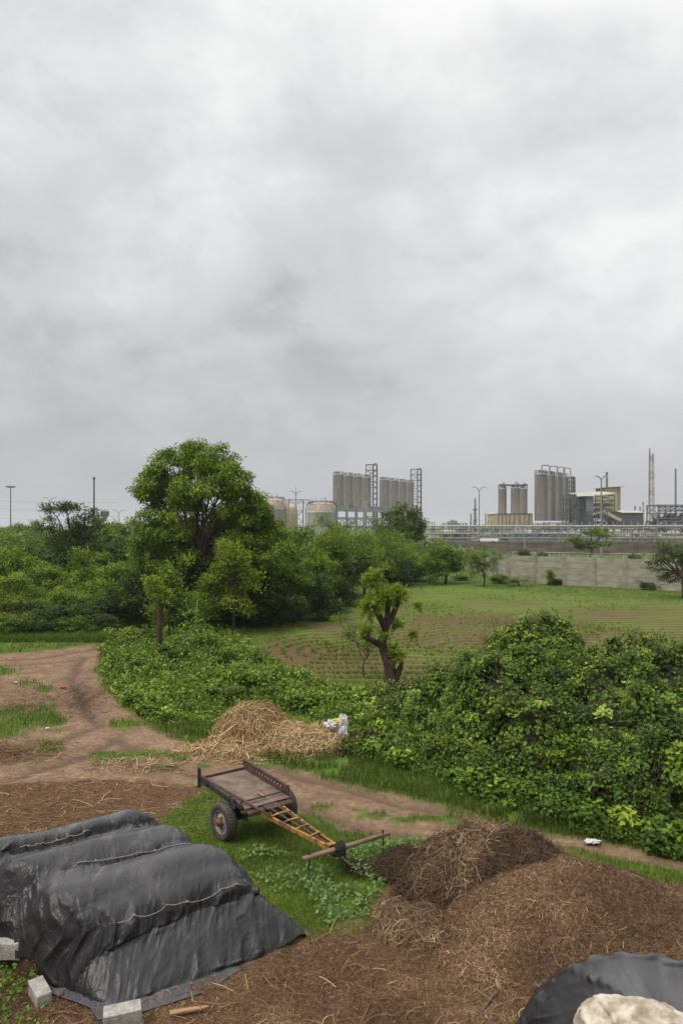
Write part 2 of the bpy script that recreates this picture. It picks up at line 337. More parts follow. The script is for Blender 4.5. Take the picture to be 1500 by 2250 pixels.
ZZ, mD, mC, mF = ground_z(XX, YY); RW = row_coord(XX, YY); RT = rutmask(XX, YY)
nr, nc = XX.shape
i = np.arange(nr-1)[:, None]*nc; j = np.arange(nc-1)[None]
F = np.stack([i+j, i+j+1, i+nc+j+1, i+nc+j], -1).reshape(-1, 4)
V = np.stack([XX, YY, ZZ], -1).reshape(-1, 3)
fm = lambda a: a.ravel()[F].mean(1)
cls = np.zeros(len(F), int); cls[fm(mD) > .5] = 1; cls[fm(mC) > .5] = 2; cls[fm(mF) > .5] = 3
for k, (nm, lab) in enumerate((('ground', 'green grassy ground around the field and the track'), ('dirt_track', 'pale brown rutted dirt track crossing from left to right'), ('yard_ground', 'brown yard ground covered in crushed straw and dung'), ('crop_field', 'flat brown field with curved rows of green seedlings'))):
    f = F[cls == k]; u, inv = np.unique(f.ravel(), return_inverse=True)
    g = Geo(); g.add(V[u], f4=inv.reshape(-1, 4))
    o = g.build(nm, GROUND, smooth=True, kind='structure', label=lab)
    for an, arr in (('dirt', mD), ('chaff', mC), ('field', mF), ('row', RW), ('rut', RT)):
        a = o.data.attributes.new(an, 'FLOAT', 'POINT'); a.data.foreach_set('value', arr.ravel()[u].astype(np.float32))
g = Geo(); g.add([(-12.8, 3.2, 0), (12.8, 3.2, 0), (12.8, -30, 0), (-12.8, -30, 0), (-40, -30, 0), (40, -30, 0)], f4=[(0, 1, 2, 3)])
o = g.build('ground', GROUND, kind='structure', label='brown yard ground below the viewpoint')
a = o.data.attributes.new('chaff', 'FLOAT', 'POINT'); a.data.foreach_set('value', np.ones(6, np.float32))
print('ground', time.time()-T0)

# ------------------------------------------------------------------ scatter kits
def leafgeo(p, a, n, Ln, W, tint, fold=.18, g=None):
    a = nz(a); s = nz(np.cross(a, n)); n = np.cross(s, a); Ln = np.asarray(Ln).reshape(-1, 1) if np.ndim(Ln) else Ln; W = np.asarray(W).reshape(-1, 1) if np.ndim(W) else W
    v = np.stack([p, p+a*Ln*.42+s*W*.5+n*W*fold, p+a*Ln, p+a*Ln*.42-s*W*.5+n*W*fold], 1).reshape(-1, 3)
    k = np.arange(len(p))[:, None]*4
    f = np.concatenate([k+np.array([[0, 1, 2]]), k+np.array([[0, 2, 3]])])
    g = g or Geo(); return g.add(v, f3=f, tint=np.repeat(tint, 4))
def blades(p, h, wdt, tint, rng, lean=.5, g=None):
    n = len(p); an = rng.uniform(0, 6.283, n); fa = rng.uniform(0, 6.283, n)
    d = np.stack([np.cos(an), np.sin(an), 0*an], -1)*rng.uniform(.1, lean, n)[:, None]; s = np.stack([np.cos(fa), np.sin(fa), 0*fa], -1)*wdt[:, None]/2
    up_ = np.array([[0, 0, 1.]])*h[:, None]; d = d*h[:, None]
    v = np.stack([p-s, p+s, p+up_*.6+d*.45-s*.7, p+up_*.6+d*.45+s*.7, p+up_*.92+d*1.35], 1).reshape(-1, 3)
    k = np.arange(n)[:, None]*5
    f3 = np.concatenate([k+np.array([[0, 1, 3]]), k+np.array([[0, 3, 2]]), k+np.array([[2, 3, 4]])])
    g = g or Geo(); return g.add(v, f3=f3, tint=np.repeat(tint, 5))
def strands(p, d, nrm, ln, wd, tint, rng, curl=.35, seg=4, g=None, lift=.0):
    n = len(p); d = nz(d); nrm = np.broadcast_to(nrm, p.shape); s = nz(np.cross(d, nrm)+rng.normal(0, .25, p.shape))
    bend = rng.normal(0, curl, n)[:, None]; b2 = (np.abs(rng.normal(0, lift, n)) if lift else np.zeros(n))[:, None]
    side = nz(np.cross(nrm, d)); pts = []
    for q in range(seg):
        u = q/(seg-1)-.5
        pts.append(p+d*ln[:, None]*u+side*bend*ln[:, None]*(u*u*2)-nrm*b2*ln[:, None]*u*u*2+nrm*b2*ln[:, None]*.25)
    pts = np.stack(pts, 1); w = s[:, None]*(wd[:, None, None]/2)
    v = np.stack([pts-w, pts+w], 2).reshape(-1, 3)
    k = np.arange(n)[:, None, None]*(2*seg)+np.arange(seg-1)[None, :, None]*2
    f = (k+np.array([[[0, 1, 3, 2]]])).reshape(-1, 4)
    g = g or Geo(); return g.add(v, f4=f, tint=np.repeat(tint, 2*seg))
def screen_pts(rng, n, px0, px1, py0, py1):
    px = rng.uniform(px0, px1, n); py = rng.uniform(py0, py1, n); Y = CAMH*FPX/(py-HOR); return (px-750)/FPX*Y, Y
def ring_sub(p):  # safety
    return p

# ------------------------------------------------------------------ trees
def make_tree(rng, blobs, trunk, tr_r, ncl, cr, lpc, leaf, tint, shell=.55, droop=.25, flat=.75, bark_k=6, limb_r=None, fork=None, updir=.0):
    """blobs (x,y,z,r[,rz]); trunk = polyline; returns trunk Geo, crown Geo"""
    tg = Geo(); cg = Geo(); trunk = np.asarray(trunk, float)
    tg.tube(trunk, np.linspace(tr_r, tr_r*.6, len(trunk)), 8)
    fork = trunk[-1] if fork is None else np.asarray(fork, float); limb_r = limb_r or tr_r*.5
    C = []; RR = []
    for bl in blobs:
        bc = np.array(bl[:3]); br = bl[3]; bz = bl[4] if len(bl) > 4 else br
        st = trunk[rng.integers(max(1, len(trunk)//2), len(trunk))] if len(trunk) > 2 else fork
        q = bc-np.array((0, 0, bz*.35)); m_ = (st+q)/2+rng.normal(0, .07, 3)*np.linalg.norm(q-st)-np.array((0, 0, .06))*np.linalg.norm(q-st)
        tt = np.linspace(0, 1, 6)[:, None]; path = (1-tt)**2*st+2*tt*(1-tt)*m_+tt**2*q
        tg.tube(path, np.linspace(limb_r, limb_r*.4, 6), bark_k, cap=False)
        k = max(2, int(ncl*br*br)) if ncl < 1000 else ncl
        dd = nz(rng.normal(0, 1, (k, 3))); rad = br*rng.uniform(shell, 1.08, k)**.7
        cc = bc+dd*rad[:, None]*np.array((1, 1, bz/br))
        for c in cc[::2]:
            s0 = path[rng.integers(3, 6)]; md = (s0+c)/2+rng.normal(0, .06, 3)*np.linalg.norm(c-s0)
            tg.tube(np.array([s0, md, c]), np.array([limb_r*.28, limb_r*.18, limb_r*.07])+.004, 4, cap=False)
        C.append(cc); RR.append(np.full(k, cr))
    C = np.concatenate(C); n = len(C)
    cs = rng.uniform(.65, 1.3, n)*cr; ctint = rng.normal(0, .14, n)
    idx = np.repeat(np.arange(n), (lpc*(cs/cr)**2*.9).astype(int)+1); k = len(idx)
    lump = 1+.45*rng.normal(0, 1, (n, 3))[idx]*.3; off = nz(rng.normal(0, 1, (k, 3)))*(rng.uniform(0, 1, k)**.55*(1+.35*(rng.uniform(0, 1, k) > .85)))[:, None]*lump*np.array((1, 1, flat)); p = C[idx]+off*cs[idx][:, None]
    a = off*.8+rng.normal(0, .55, (k, 3))+np.array((0, 0, -droop+updir)); nn = rng.normal(0, .55, (k, 3))+np.array((0, 0, .9))+off*.4
    Ln = leaf[0]*rng.uniform(.65, 1.35, k); Wd = leaf[1]*rng.uniform(.7, 1.3, k)
    tn = np.clip(rng.normal(tint[0], tint[1], k)+ctint[idx]+.10*off[:, 2], 0, 1)  # tint rises with height in the clump: lit tops, shaded undersides painted in
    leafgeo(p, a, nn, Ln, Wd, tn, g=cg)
    return tg, cg
def place_tree(name, loc, tg, cg, lm, label, cat='tree', group=None, bm=None):
    r = empty(name, loc, label, cat, group)
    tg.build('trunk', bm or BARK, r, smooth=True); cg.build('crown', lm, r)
    return r

# ================================================================== vegetation
rng = np.random.default_rng(11)
def px_blobs(lst, Y, depth=1.0, seed=1):
    """silhouette blobs (px,py,r[,rz]) of a crown standing at distance Y -> world, spread in depth"""
    r_ = np.random.default_rng(seed); s = Y/FPX; out = []
    for b_ in lst:
        c = P(b_[0], b_[1], Y); rr = b_[2]*s
        c[1] += r_.uniform(-.7, .7)*depth
        out.append((c[0], c[1], c[2], rr)+((b_[3]*s,) if len(b_) > 3 else ()))
    return out
def tree_at(name, Y, bx, by, lst, lm, label, tr_r, ncl, cr, lpc, leaf, tint, seed, top=None, depth=1.2, shell=.5, flat=.75, droop=.25, cat='tree', group=None, bend=.15, back=True, limb=None, updir=0., z0=0.):
    r_ = np.random.default_rng(seed); base = np.array(((bx-750)/FPX*Y, Y, z0)); bl = px_blobs(lst, Y, depth, seed)
    if back:   # fill the crown towards the rear as well
        bl += [(b_[0]*1.0+r_.normal(0, .3*b_[3]), b_[1]+r_.uniform(.7, 1.5)*b_[3], b_[2]-.25*b_[3])+tuple(b_[3:]) for b_ in bl[::2]]
    top = P(top[0], top[1], Y) if top else np.array((base[0], Y, base[2]+.55*(max(b_[2] for b_ in bl)-base[2])))
    bl = [(b_[0]-base[0], b_[1]-base[1], b_[2]-base[2])+tuple(b_[3:]) for b_ in bl]
    tp = top-base; tt = np.linspace(0, 1, 6)[:, None]
    trunk = tt*tp+np.sin(tt*5+seed)*np.array((bend, bend*.5, 0))*tt; trunk[0, 2] = -.3
    tg, cg = make_tree(r_, bl, trunk, tr_r, ncl, cr, lpc, leaf, tint, shell=shell, droop=droop, flat=flat, limb_r=limb, updir=updir)
    return place_tree(name, base, tg, cg, lm, label, cat, group)

# the tall tree
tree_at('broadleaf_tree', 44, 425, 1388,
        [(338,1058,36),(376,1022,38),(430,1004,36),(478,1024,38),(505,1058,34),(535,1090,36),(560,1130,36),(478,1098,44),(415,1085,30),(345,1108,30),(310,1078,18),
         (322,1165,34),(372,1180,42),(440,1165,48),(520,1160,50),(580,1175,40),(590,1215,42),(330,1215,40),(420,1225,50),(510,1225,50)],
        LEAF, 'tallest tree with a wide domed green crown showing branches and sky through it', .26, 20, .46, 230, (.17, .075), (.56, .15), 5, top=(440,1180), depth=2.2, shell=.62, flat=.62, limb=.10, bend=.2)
# generic bushes and trees of the thicket: prototypes shared by mesh
def proto(kind, seed):
    r_ = np.random.default_rng(seed)
    if kind == 'bush':   # dense rounded shrub 4 m high, 4.4 m wide
        bl = [(r_.uniform(-1.3, 1.3), r_.uniform(-1.1, 1.1), r_.uniform(.7, 2.9)*1.0, r_.uniform(.7, 1.1)) for _ in range(13)]
        trunk = [(0,0,-.2),(.05,0,.5),(.1,.05,1.1),(.1,0,1.6)]; return make_tree(r_, bl, trunk, .12, 13, .46, 95, (.17, .085), (.45, .15), shell=.5, flat=.6, droop=.2)
    if kind == 'dark':
        bl = [(r_.uniform(-1.4, 1.4), r_.uniform(-1.2, 1.2), r_.uniform(.6, 3.0), r_.uniform(.8, 1.15)) for _ in range(13)]
        trunk = [(0,0,-.2),(-.05,0,.6),(.1,.05,1.2),(.15,0,1.8)]; return make_tree(r_, bl, trunk, .13, 12, .48, 92, (.18, .09), (.45, .16), shell=.5, flat=.65, droop=.35)
    if kind == 'airy':   # loose feathery thorn tree with sprays
        bl = [(r_.uniform(-1.5, 1.5), r_.uniform(-1.3, 1.3), r_.uniform(1.6, 3.6), r_.uniform(.6, .95)) for _ in range(12)]
        trunk = [(0,0,-.2),(.1,0,.7),(-.05,.05,1.4),(.1,0,2.0)]; return make_tree(r_, bl, trunk, .12, 17, .40, 95, (.14, .045), (.5, .16), shell=.4, flat=.45, droop=.1)
    if kind == 'sapling':   # several thin stems, upright sprays
        bl = [(r_.uniform(-.75, .75), r_.uniform(-.6, .6), 1.3+q*.24, r_.uniform(.4, .62)) for q in range(13)]
        trunk = [(0,0,-.2),(.05,0,.8),(.02,.05,1.7),(.1,0,2.8)]; return make_tree(r_, bl, trunk, .06, 30, .34, 42, (.17, .06), (.55, .15), shell=.2, flat=.8, droop=-.1, updir=.25)
PM = {}
for kd, sds in (('bush', (1, 2, 3)), ('dark', (4, 5, 6)), ('airy', (7, 8)), ('sapling', (9, 10))):
    for q, s_ in enumerate(sds):
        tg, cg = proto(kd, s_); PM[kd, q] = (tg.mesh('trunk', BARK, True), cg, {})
HT = {}; WD = {}
for k_, (a_, cg_, c_) in PM.items():
    v_ = np.concatenate(cg_.v); HT[k_] = np.percentile(v_[:, 2], 99.3); WD[k_] = np.percentile(v_[:, 0], 98.5)-np.percentile(v_[:, 0], 1.5)
def put(kind, q, cx, Y, top, wpx, label, lm=None, cat=None, group=None, z0=0.0, name=None):
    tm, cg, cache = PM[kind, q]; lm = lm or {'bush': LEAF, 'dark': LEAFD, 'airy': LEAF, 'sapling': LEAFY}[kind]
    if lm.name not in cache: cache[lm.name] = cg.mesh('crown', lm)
    hgt = CAMH-(top-HOR)/FPX*Y-z0; wid = wpx/FPX*Y
    r = empty(name or {'bush': 'bush', 'dark': 'dense_bush', 'airy': 'thorn_tree', 'sapling': 'sapling'}[kind], ((cx-750)/FPX*Y, Y, z0), label, cat or ('tree' if hgt > 4 or kind in ('airy', 'sapling') else 'bush'), group, rz=float(rng.uniform(0, 6.28)))
    r.scale = (wid/WD[kind, q], wid/WD[kind, q], hgt/HT[kind, q])
    for nm, me in (('trunk', tm), ('crown', cache[lm.name])):
        o = bpy.data.objects.new(nm, me); COL.objects.link(o); o.parent = r
    return r
# --- left side, from the far band to the near one
put('bush', 0, 12, 100, 1168, 120, 'yellow-green tree at the far left edge below the tall floodlight mast', LEAFY)
put('airy', 0, 60, 92, 1160, 110, 'pale feathery tree in front of the low grey shed at far left')
put('dark', 1, 150, 66, 1180, 150, 'dark rounded tree directly under the windblown dark tree on the left')
put('bush', 1, 240, 70, 1146, 130, 'dark green rounded tree left of the tallest tree, under the water tank')
put('dark', 2, 60, 70, 1205, 160, 'dark bushy tree in the thicket at far left behind the bright clearing')
put('bush', 2, 200, 60, 1212, 130, 'mid green leafy tree behind the lime shrubs on the left')
put('dark', 0, 285, 56, 1165, 120, 'dark tree filling the gap left of the tallest tree trunk')
put('bush', 0, 20, 56, 1196, 110, 'lime green shrub with reddish twigs at the left edge of the photo', LEAFY)
put('sapling', 0, 105, 56, 1236, 90, 'lime tall shrub rising from the bright clearing, left of centre of the thicket')
put('sapling', 1, 245, 50, 1240, 90, 'thin yellow-green shrub left of the knobbly pollard')
put('airy', 1, 165, 55, 1262, 90, 'reddish brown green shrub between two lime shrubs on the left')
put('sapling', 1, 12, 43, 1262, 90, 'tall wispy yellow-green stems at left edge beside the track')
put('dark', 1, 60, 43.5, 1322, 80, 'small round dark bush behind the track on the far left')
put('bush', 1, 120, 42, 1330, 110, 'low leafy bush behind the track, between a round dark bush and brown shrub', LEAFD)
put('dark', 0, 195, 42.5, 1318, 100, 'brownish dark shrub at the verge where the track leaves the picture')
put('dark', 2, 262, 44, 1292, 100, 'dark shrub at the bend where the track disappears')
put('dark', 1, 330, 45, 1240, 120, 'dark spreading shrub behind the knobbly pollard')
put('sapling', 0, 375, 39, 1225, 105, 'feathery green shrub just behind the knobbly pollard', LEAF)
put('sapling', 1, 190, 52, 1205, 80, 'upright light green sapling in the thicket between the windblown tree and the pollard', LEAF)
put('sapling', 0, 48, 50, 1248, 80, 'light green ragged sapling at far left above the round dark bush')
put('bush', 1, 150, 48, 1292, 100, 'bright low green bush at the back of the clearing on the left', LEAFY)
put('airy', 1, 310, 52, 1196, 100, 'feathery green tree at the left shoulder of the tallest tree', LEAF)
put('sapling', 1, 455, 41, 1268, 80, 'thin green sapling between the tallest tree trunk and the lime sapling', LEAF)
put('bush', 0, 28, 41.0, 1348, 90, 'low ragged weed bush at the verge in the left corner of the thicket', LEAF)
put('dark', 2, 92, 41.2, 1352, 80, 'low dark weed bush at the verge under the round dark bush', LEAFD)
put('bush', 2, 160, 41.2, 1356, 80, 'knee high green bush at the verge below the brownish dark shrub', LEAF)
put('bush', 1, 228, 41.8, 1350, 80, 'low leafy bush on the verge just left of the bend of the track', LEAFD)
# --- under and right of the tall tree
put('dark', 0, 405, 46, 1230, 170, 'deep green dense shrub around the foot of the tallest tree')
put('dark', 2, 470, 45, 1222, 150, 'dark shrub between the tallest tree and the lime sapling')
put('sapling', 1, 512, 41.5, 1190, 105, 'lime sapling with bare slanting stems in front of the dark thicket', LEAFL)
put('dark', 1, 560, 46, 1210, 150, 'dark dense tree right behind the lime sapling')
put('bush', 2, 625, 50, 1168, 150, 'rounded green tree right of the tallest tree, below the grey storage tanks')
put('bush', 0, 600, 44.5, 1290, 130, 'low dark green bush at the field edge right of the lime sapling', LEAFD)
put('dark', 0, 660, 48.5, 1262, 130, 'dark bush at the edge of the field below the domed tank')
put('airy', 0, 690, 58, 1140, 150, 'feathery green tree in front of the domed storage tank')
put('bush', 1, 690, 54, 1208, 130, 'broad green bush in the middle of the thicket left of the knobbed pollard')
put('sapling', 0, 645, 46.5, 1232, 90, 'bright green upright sapling at the field edge below the grey tanks', LEAF)
put('sapling', 1, 735, 57, 1176, 80, 'light green sapling rising above the thicket left of the pollard top', LEAF)
put('bush', 2, 560, 49, 1150, 130, 'green bushy tree at the right shoulder of the tallest tree', LEAF)
put('airy', 1, 800, 66, 1186, 110, 'light feathery bush behind the topmost knob of the pollard', LEAF)
put('airy', 1, 760, 62, 1142, 160, 'loose thorn tree with visible pale stems behind the pollard on the field')
put('dark', 2, 725, 56, 1240, 120, 'dark shrub at the field edge left of the knobbed pollard')
put('bush', 2, 775, 64, 1236, 110, 'green leafy bush at the field edge just left of the highest pollard knob', LEAFD)
put('airy', 0, 830, 74, 1162, 150, 'pale loose thorn tree right of centre below the first silo row')
put('dark', 1, 840, 76, 1218, 130, 'dark round bush behind and right of the pollard top')
put('bush', 0, 893, 82, 1212, 110, 'round bush at the far right end of the thicket beside the field')
put('airy', 1, 915, 100, 1185, 90, 'far feathery tree beside the brick wall at the end of the thicket')
tree_at('round_tree', 112, 888, 1245, [(860,1140,22),(885,1128,22),(915,1138,22),(870,1162,26),(905,1165,26),(935,1160,14),(850,1175,18),(885,1190,24)], LEAFD,
        'dark round-headed tree standing before the second silo row', .3, 3.2, .95, 110, (.42, .2), (.55, .15), 21, depth=1.5)
# windblown dark tree on the left
tree_at('windblown_tree', 60, 150, 1300, [(108,1150,22),(130,1128,22),(155,1120,20),(185,1132,20),(205,1150,14),(110,1180,26),(150,1165,34),(190,1170,24),(150,1205,34)], LEAFD,
        'windblown dark fir-like tree beside the double lamp on the left skyline', .2, 9, .55, 100, (.30, .06), (.48, .18), 22, depth=1.0, shell=.4, droop=-.05, updir=.35, flat=.5)
# trees round the walls
put('bush', 1, 978, 78, 1190, 100, 'small round tree on the grass at the left end of the concrete wall')
put('airy', 1, 948, 84, 1212, 60, 'feathery small tree between the thicket and the round tree by the wall')
put('airy', 0, 1062, 74, 1200, 84, 'slim leaning tree growing against the broken left corner of the concrete wall', LEAF)
tree_at('thorn_tree', 135, 1298, 1232, [(1268,1185,20,11),(1295,1165,24,10),(1325,1170,20,10),(1340,1190,12,8),(1285,1195,22,10),(1315,1192,20,10)], LEAF,
        'flat topped thorn tree standing between the brick wall and the concrete wall', .22, 2.6, .75, 70, (.38, .16), (.45, .15), 31, top=(1298,1190), depth=1.5, shell=.3, flat=.4, limb=.14)
tree_at('leaning_tree', 62, 1500, 1322, [(1450,1215,20),(1475,1205,22),(1505,1210,26),(1540,1220,30),(1455,1240,20),(1485,1245,24),(1520,1255,28),(1465,1265,16),(1490,1275,14),(1550,1260,26)], LEAFD,
        'dark feathery tree at the right edge in front of the concrete wall', .16, 11, .42, 75, (.2, .07), (.5, .16), 32, depth=1.0, shell=.35, flat=.5)
for q, (cx, Y, top, wp, kd, lb) in enumerate(((1222, 76, 1270, 30, 'dark', 'small dark bush at the foot of the concrete wall, second bay'), (1358, 74, 1283, 44, 'airy', 'yellow-green weed bush at the foot of the concrete wall near its right end'),
        (1425, 71, 1272, 60, 'dark', 'dark low bush at the wall foot left of the leaning tree'), (1138, 75, 1268, 60, 'airy', 'pale leggy shrub growing in front of the first wall bay'), (1095, 78, 1262, 40, 'bush', 'small green shrub at the broken corner of the concrete wall'), (1010, 83, 1262, 46, 'bush', 'low shrub between the two small trees by the wall'))):
    put(kd, q % 2, cx, Y, top, wp, lb, cat='bush')
# far band of trees on the left and centre horizon
for q, (cx, Y, top, wp, lb) in enumerate(((45, 210, 1152, 60, 'hazy distant tree right of the floodlight mast'), (75, 190, 1146, 50, 'distant green tree left of the windblown tree'), (5, 240, 1158, 60, 'small distant tree at the left edge of the skyline'),
        (262, 160, 1150, 60, 'distant tree in front of the long cream roof'))):
    put('bush', q % 3, cx, Y, top, wp, lb, cat='tree', name='distant_tree')
print('trees', time.time()-T0)

# --- pollards
def pollard(base, segs, knobs, label, seed, tr, knob_leaf=340, mater=LEAFL, extra=()):
    r_ = np.random.default_rng(seed); tg = Geo(); cg = Geo(); base = np.asarray(base)
    for pts, rad in segs:
        pts = np.array(pts, float)-base; tg.rtube(pts, rad, seed=seed+len(tg.v))
    for (c, rad, k) in knobs:
        c = np.array(c)-base
        ns = max(14, int(k/13)); sd_ = nz(r_.normal(0, 1, (ns, 3))+np.array((0, 0, .45))); sl_ = rad*r_.uniform(.45, 1.25, ns)
        for j_ in range(ns):   # leafy shoots radiate from the cut head
            m2 = 24; u = r_.uniform(.15, 1, m2)[:, None]; pt = c+sd_[j_]*sl_[j_]*u+np.array((0, 0, -.35*sl_[j_]))*u*u+r_.normal(0, .035, (m2, 3))
            a = sd_[j_]+r_.normal(0, .8, (m2, 3))+np.array((0, 0, -.15)); leafgeo(pt, a, r_.normal(0, .5, (m2, 3))+np.array((0, 0, 1)), r_.uniform(.06, .15, m2), r_.uniform(.02, .042, m2), np.clip(r_.normal(.52, .15, m2)+.08*sd_[j_, 2]+r_.normal(0, .08), 0, 1), g=cg)
            tg.tube(np.array([c, c+sd_[j_]*sl_[j_]*.6-np.array((0, 0, .12*sl_[j_]*.6)), c+sd_[j_]*sl_[j_]*.98-np.array((0, 0, .33*sl_[j_]))]), np.array([.012, .008, .004]), 3, cap=False)
    r = empty('pollard_tree', base, label, 'tree'); tg.build('trunk', BARKR, r, smooth=True); cg.build('crown', mater, r); return r
BARKR = mat('reddish bark', (.088, .056, .040), (.032, .021, .017), 7, .9, .7, 22, stretch=(1, 1, .3))
YP = 27.0
def q_(px, py, dy=0): return tuple(P(px, py, YP+dy))
pollard(P(860, 1525, YP)*np.array((1, 1, 0)),
    [([q_(862,1530),q_(858,1470),q_(848,1440),q_(838,1412)], [.24,.20,.17,.155]), ([q_(838,1412),q_(848,1375),q_(852,1340),q_(850,1312)], [.15,.11,.09,.08]),
     ([q_(846,1380),q_(862,1355),q_(874,1322),q_(876,1308)], [.10,.10,.085,.07]), ([q_(846,1382),q_(834,1355,-.2),q_(820,1338,-.2)], [.11,.10,.08]),
     ([q_(852,1318,.1),q_(838,1300,.1),q_(824,1284,.1),q_(818,1274,.1)], [.09,.09,.08,.07]), ([q_(838,1418),q_(818,1408,-.1),q_(806,1402,-.2),q_(792,1393,-.2)], [.12,.10,.08,.05]),
     ([q_(866,1500),q_(878,1470,-.1),q_(884,1452,-.1)], [.12,.09,.05]), ([q_(806,1402,-.2),q_(812,1388,-.2)], [.06,.04])],
    [(q_(820,1272), .46, 1700), (q_(815,1330,-.2), .46, 1700), (q_(846,1310,-.3), .48, 1700), (q_(872,1302,-.1), .36, 1500), (q_(806,1385,-.3), .30, 420), (q_(872,1372,0), .24, 400), (q_(906,1395,.3), .18, 200), (q_(872,1440,-.2), .30, 700), (q_(865,1425,-.3), .26, 150), (q_(918,1330,.4), .22, 60), (q_(845,1400,-.4), .2, 80)],
    'knobbed pollard tree with four leafy tufts standing at the near edge of the field', 3, .2)
# feathery thorn bush behind that pollard
tree_at('thorn_bush', 30, 800, 1490, [(745,1365,22,10),(775,1375,26,12),(800,1390,24,14),(840,1385,24,14),(760,1395,22,10),(815,1410,20,12)], LEAF,
        'flat feathery thorn bush spreading behind the knobbed pollard', .04, 45, .26, 46, (.12, .03), (.40, .12), 41, top=(800,1430), depth=.5, shell=.2, flat=.35, cat='bush', back=False, limb=.022)
YP = 33.0
pollard(P(350, 1440, YP)*np.array((1, 1, 0)), [([q_(350,1465),q_(350,1400),q_(352,1352),q_(353,1325)], [.13,.115,.105,.11]), ([q_(353,1330),q_(342,1308),q_(336,1290)], [.09,.07,.05]), ([q_(353,1328),q_(360,1314)], [.08,.06])],
    [(q_(337,1282), .42, 1300), (q_(358,1308), .46, 1300), (q_(345,1298,-.2), .3, 400)], 'slim pollard with a twin leafy head on the creeper mound left of centre', 4, .12)
# bare dead stems
g = Geo(); c0 = P(430, 1390, 33)
for k in range(3):
    q = c0+np.cumsum(np.vstack([[0, 0, 0], rng.normal(0, .05, (6, 3))+np.array((.01-.03*k, 0, .22))]), 0); g.tube(q, np.linspace(.025, .008, 7), 5)
g.build('dead_stem', mat('dead wood', (.36, .31, .24), (.24, .2, .15), 8), label='bare pale dead stems sticking out of the creepers', cat='dead stem')
print('pollards', time.time()-T0)

# --- creeper covered ground: hummocks of broad leaves
P_CREEP = gp([(262,1392),(300,1360),(360,1345),(430,1345),(470,1372),(560,1455),(640,1488),(720,1520),(850,1548),(930,1542),(1010,1515),(1080,1500),(1100,1560),(1000,1600),(900,1640),(800,1640),(760,1606),(740,1580),(640,1560),(560,1540),(470,1548),(430,1590),(380,1590),(330,1565),(290,1530),(262,1500),(240,1470),(248,1420)])
def creep_h(x, y):
    px = x/y*FPX+750; m_ = soft(P_CREEP, x, y, .5, .3, .8, 51)
    h = .36+.34*fbm(x*.8, y*.8, 0, 52, 3)+.30*fbm(x*2.2, y*2.2, 0, 53, 3)
    cx, cy = P(425, 0, 32.5)[0], 32.3
    h = h+1.35*np.exp(-(((x-cx)/1.05)**2+((y-cy)/1.5)**2))+.55*np.exp(-(((x-cx-1.9)/1.5)**2+((y-cy+1.5)/1.5)**2))
    return np.maximum(h, .1)*m_**.7
def leaf_surface(hf, x, y, rng, L_, W_, tint, layers=.28, mat_=None, g=None, e=.06):
    h = hf(x, y); k = (h > .06) & (fbm(x*2.4, y*2.4, 0, 64, 2) > -.34); x, y, h = x[k], y[k], h[k]
    gx = (hf(x+e, y)-h)/e; gy = (hf(x, y+e)-h)/e; n_ = nz(np.stack([-gx, -gy, np.ones_like(gx)], -1)+rng.normal(0, .38, (len(x), 3)))
    p = np.stack([x, y, h], -1)-n_*rng.uniform(0, layers, len(x))[:, None]+rng.normal(0, .03, (len(x), 3))
    a = np.cross(n_, rng.normal(0, 1, n_.shape))+np.array((0, -.2, -.25)); Ln = L_*rng.uniform(.55, 1.4, len(x))*(1+.5*fbm(x*.7, y*.7, 0, 63, 2))
    tn = np.clip(rng.normal(tint[0], tint[1], len(x))+.22*fbm(x*.9, y*.9, 0, 61, 3)+.2*fbm(x*3, y*3, 0, 62, 2), 0, 1)
    return leafgeo(p, a, n_, Ln, Ln*W_/L_, tn, g=g)
def sheet(hf, x0, x1, y0, y1, st, thr=.05, drop=.1, tint=.5):
    xs = np.arange(x0, x1, st); ys = np.arange(y0, y1, st); X, Y_ = np.meshgrid(xs, ys, indexing='ij'); H = hf(X, Y_)
    V = np.stack([X, Y_, H-drop], -1).reshape(-1, 3); nc_ = len(ys)
    i = np.arange(len(xs)-1)[:, None]*nc_; j = np.arange(nc_-1)[None]; F = np.stack([i+j, i+nc_+j, i+nc_+j+1, i+j+1], -1).reshape(-1, 4)
    F = F[(H.ravel()[F] > thr).any(1)]; u, inv = np.unique(F.ravel(), return_inverse=True)
    g = Geo(); return g.add(V[u], f4=inv.reshape(-1, 4), tint=tint)
x, y = screen_pts(rng, 230000, 225, 1110, 1400, 1680)
def clumps(pts, nr, rng, r0, r1, lf0, lf1, n0, tint, g, wr=.7, up_=.5):
    for q, n_ in zip(pts, nr):
        r = rng.uniform(r0, r1); k = int(n0*(r/r1)**2)+8; L_ = rng.uniform(lf0, lf1); ti = np.clip(rng.normal(tint[0], tint[1]), .05, .88)
        off = nz(rng.normal(0, 1, (k, 3)))*(rng.uniform(0, 1, k)**.5)[:, None]*r*np.array((1, 1, .8)); off[:, 2] += r*.3
        nn = n_+rng.normal(0, .5, (k, 3))+np.array((0, -.1, up_)); leafgeo(q+off, np.cross(nn, rng.normal(0, 1, (k, 3)))+np.array((0, -.1, -.35)), nn, L_*rng.uniform(.7, 1.3, k), L_*wr*rng.uniform(.7, 1.3, k), np.clip(ti+rng.normal(0, .10, k)+.12*off[:, 2]/r, 0, .92), g=g)  # leaves tinted lighter towards the clump top, as painted top light
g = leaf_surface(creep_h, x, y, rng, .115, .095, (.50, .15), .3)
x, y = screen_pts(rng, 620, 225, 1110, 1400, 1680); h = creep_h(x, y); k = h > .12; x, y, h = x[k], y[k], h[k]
clumps(np.stack([x, y, h], -1), np.tile((0, 0, 1.), (len(x), 1)), rng, .12, .42, .06, .17, 190, (.42, .20), g)
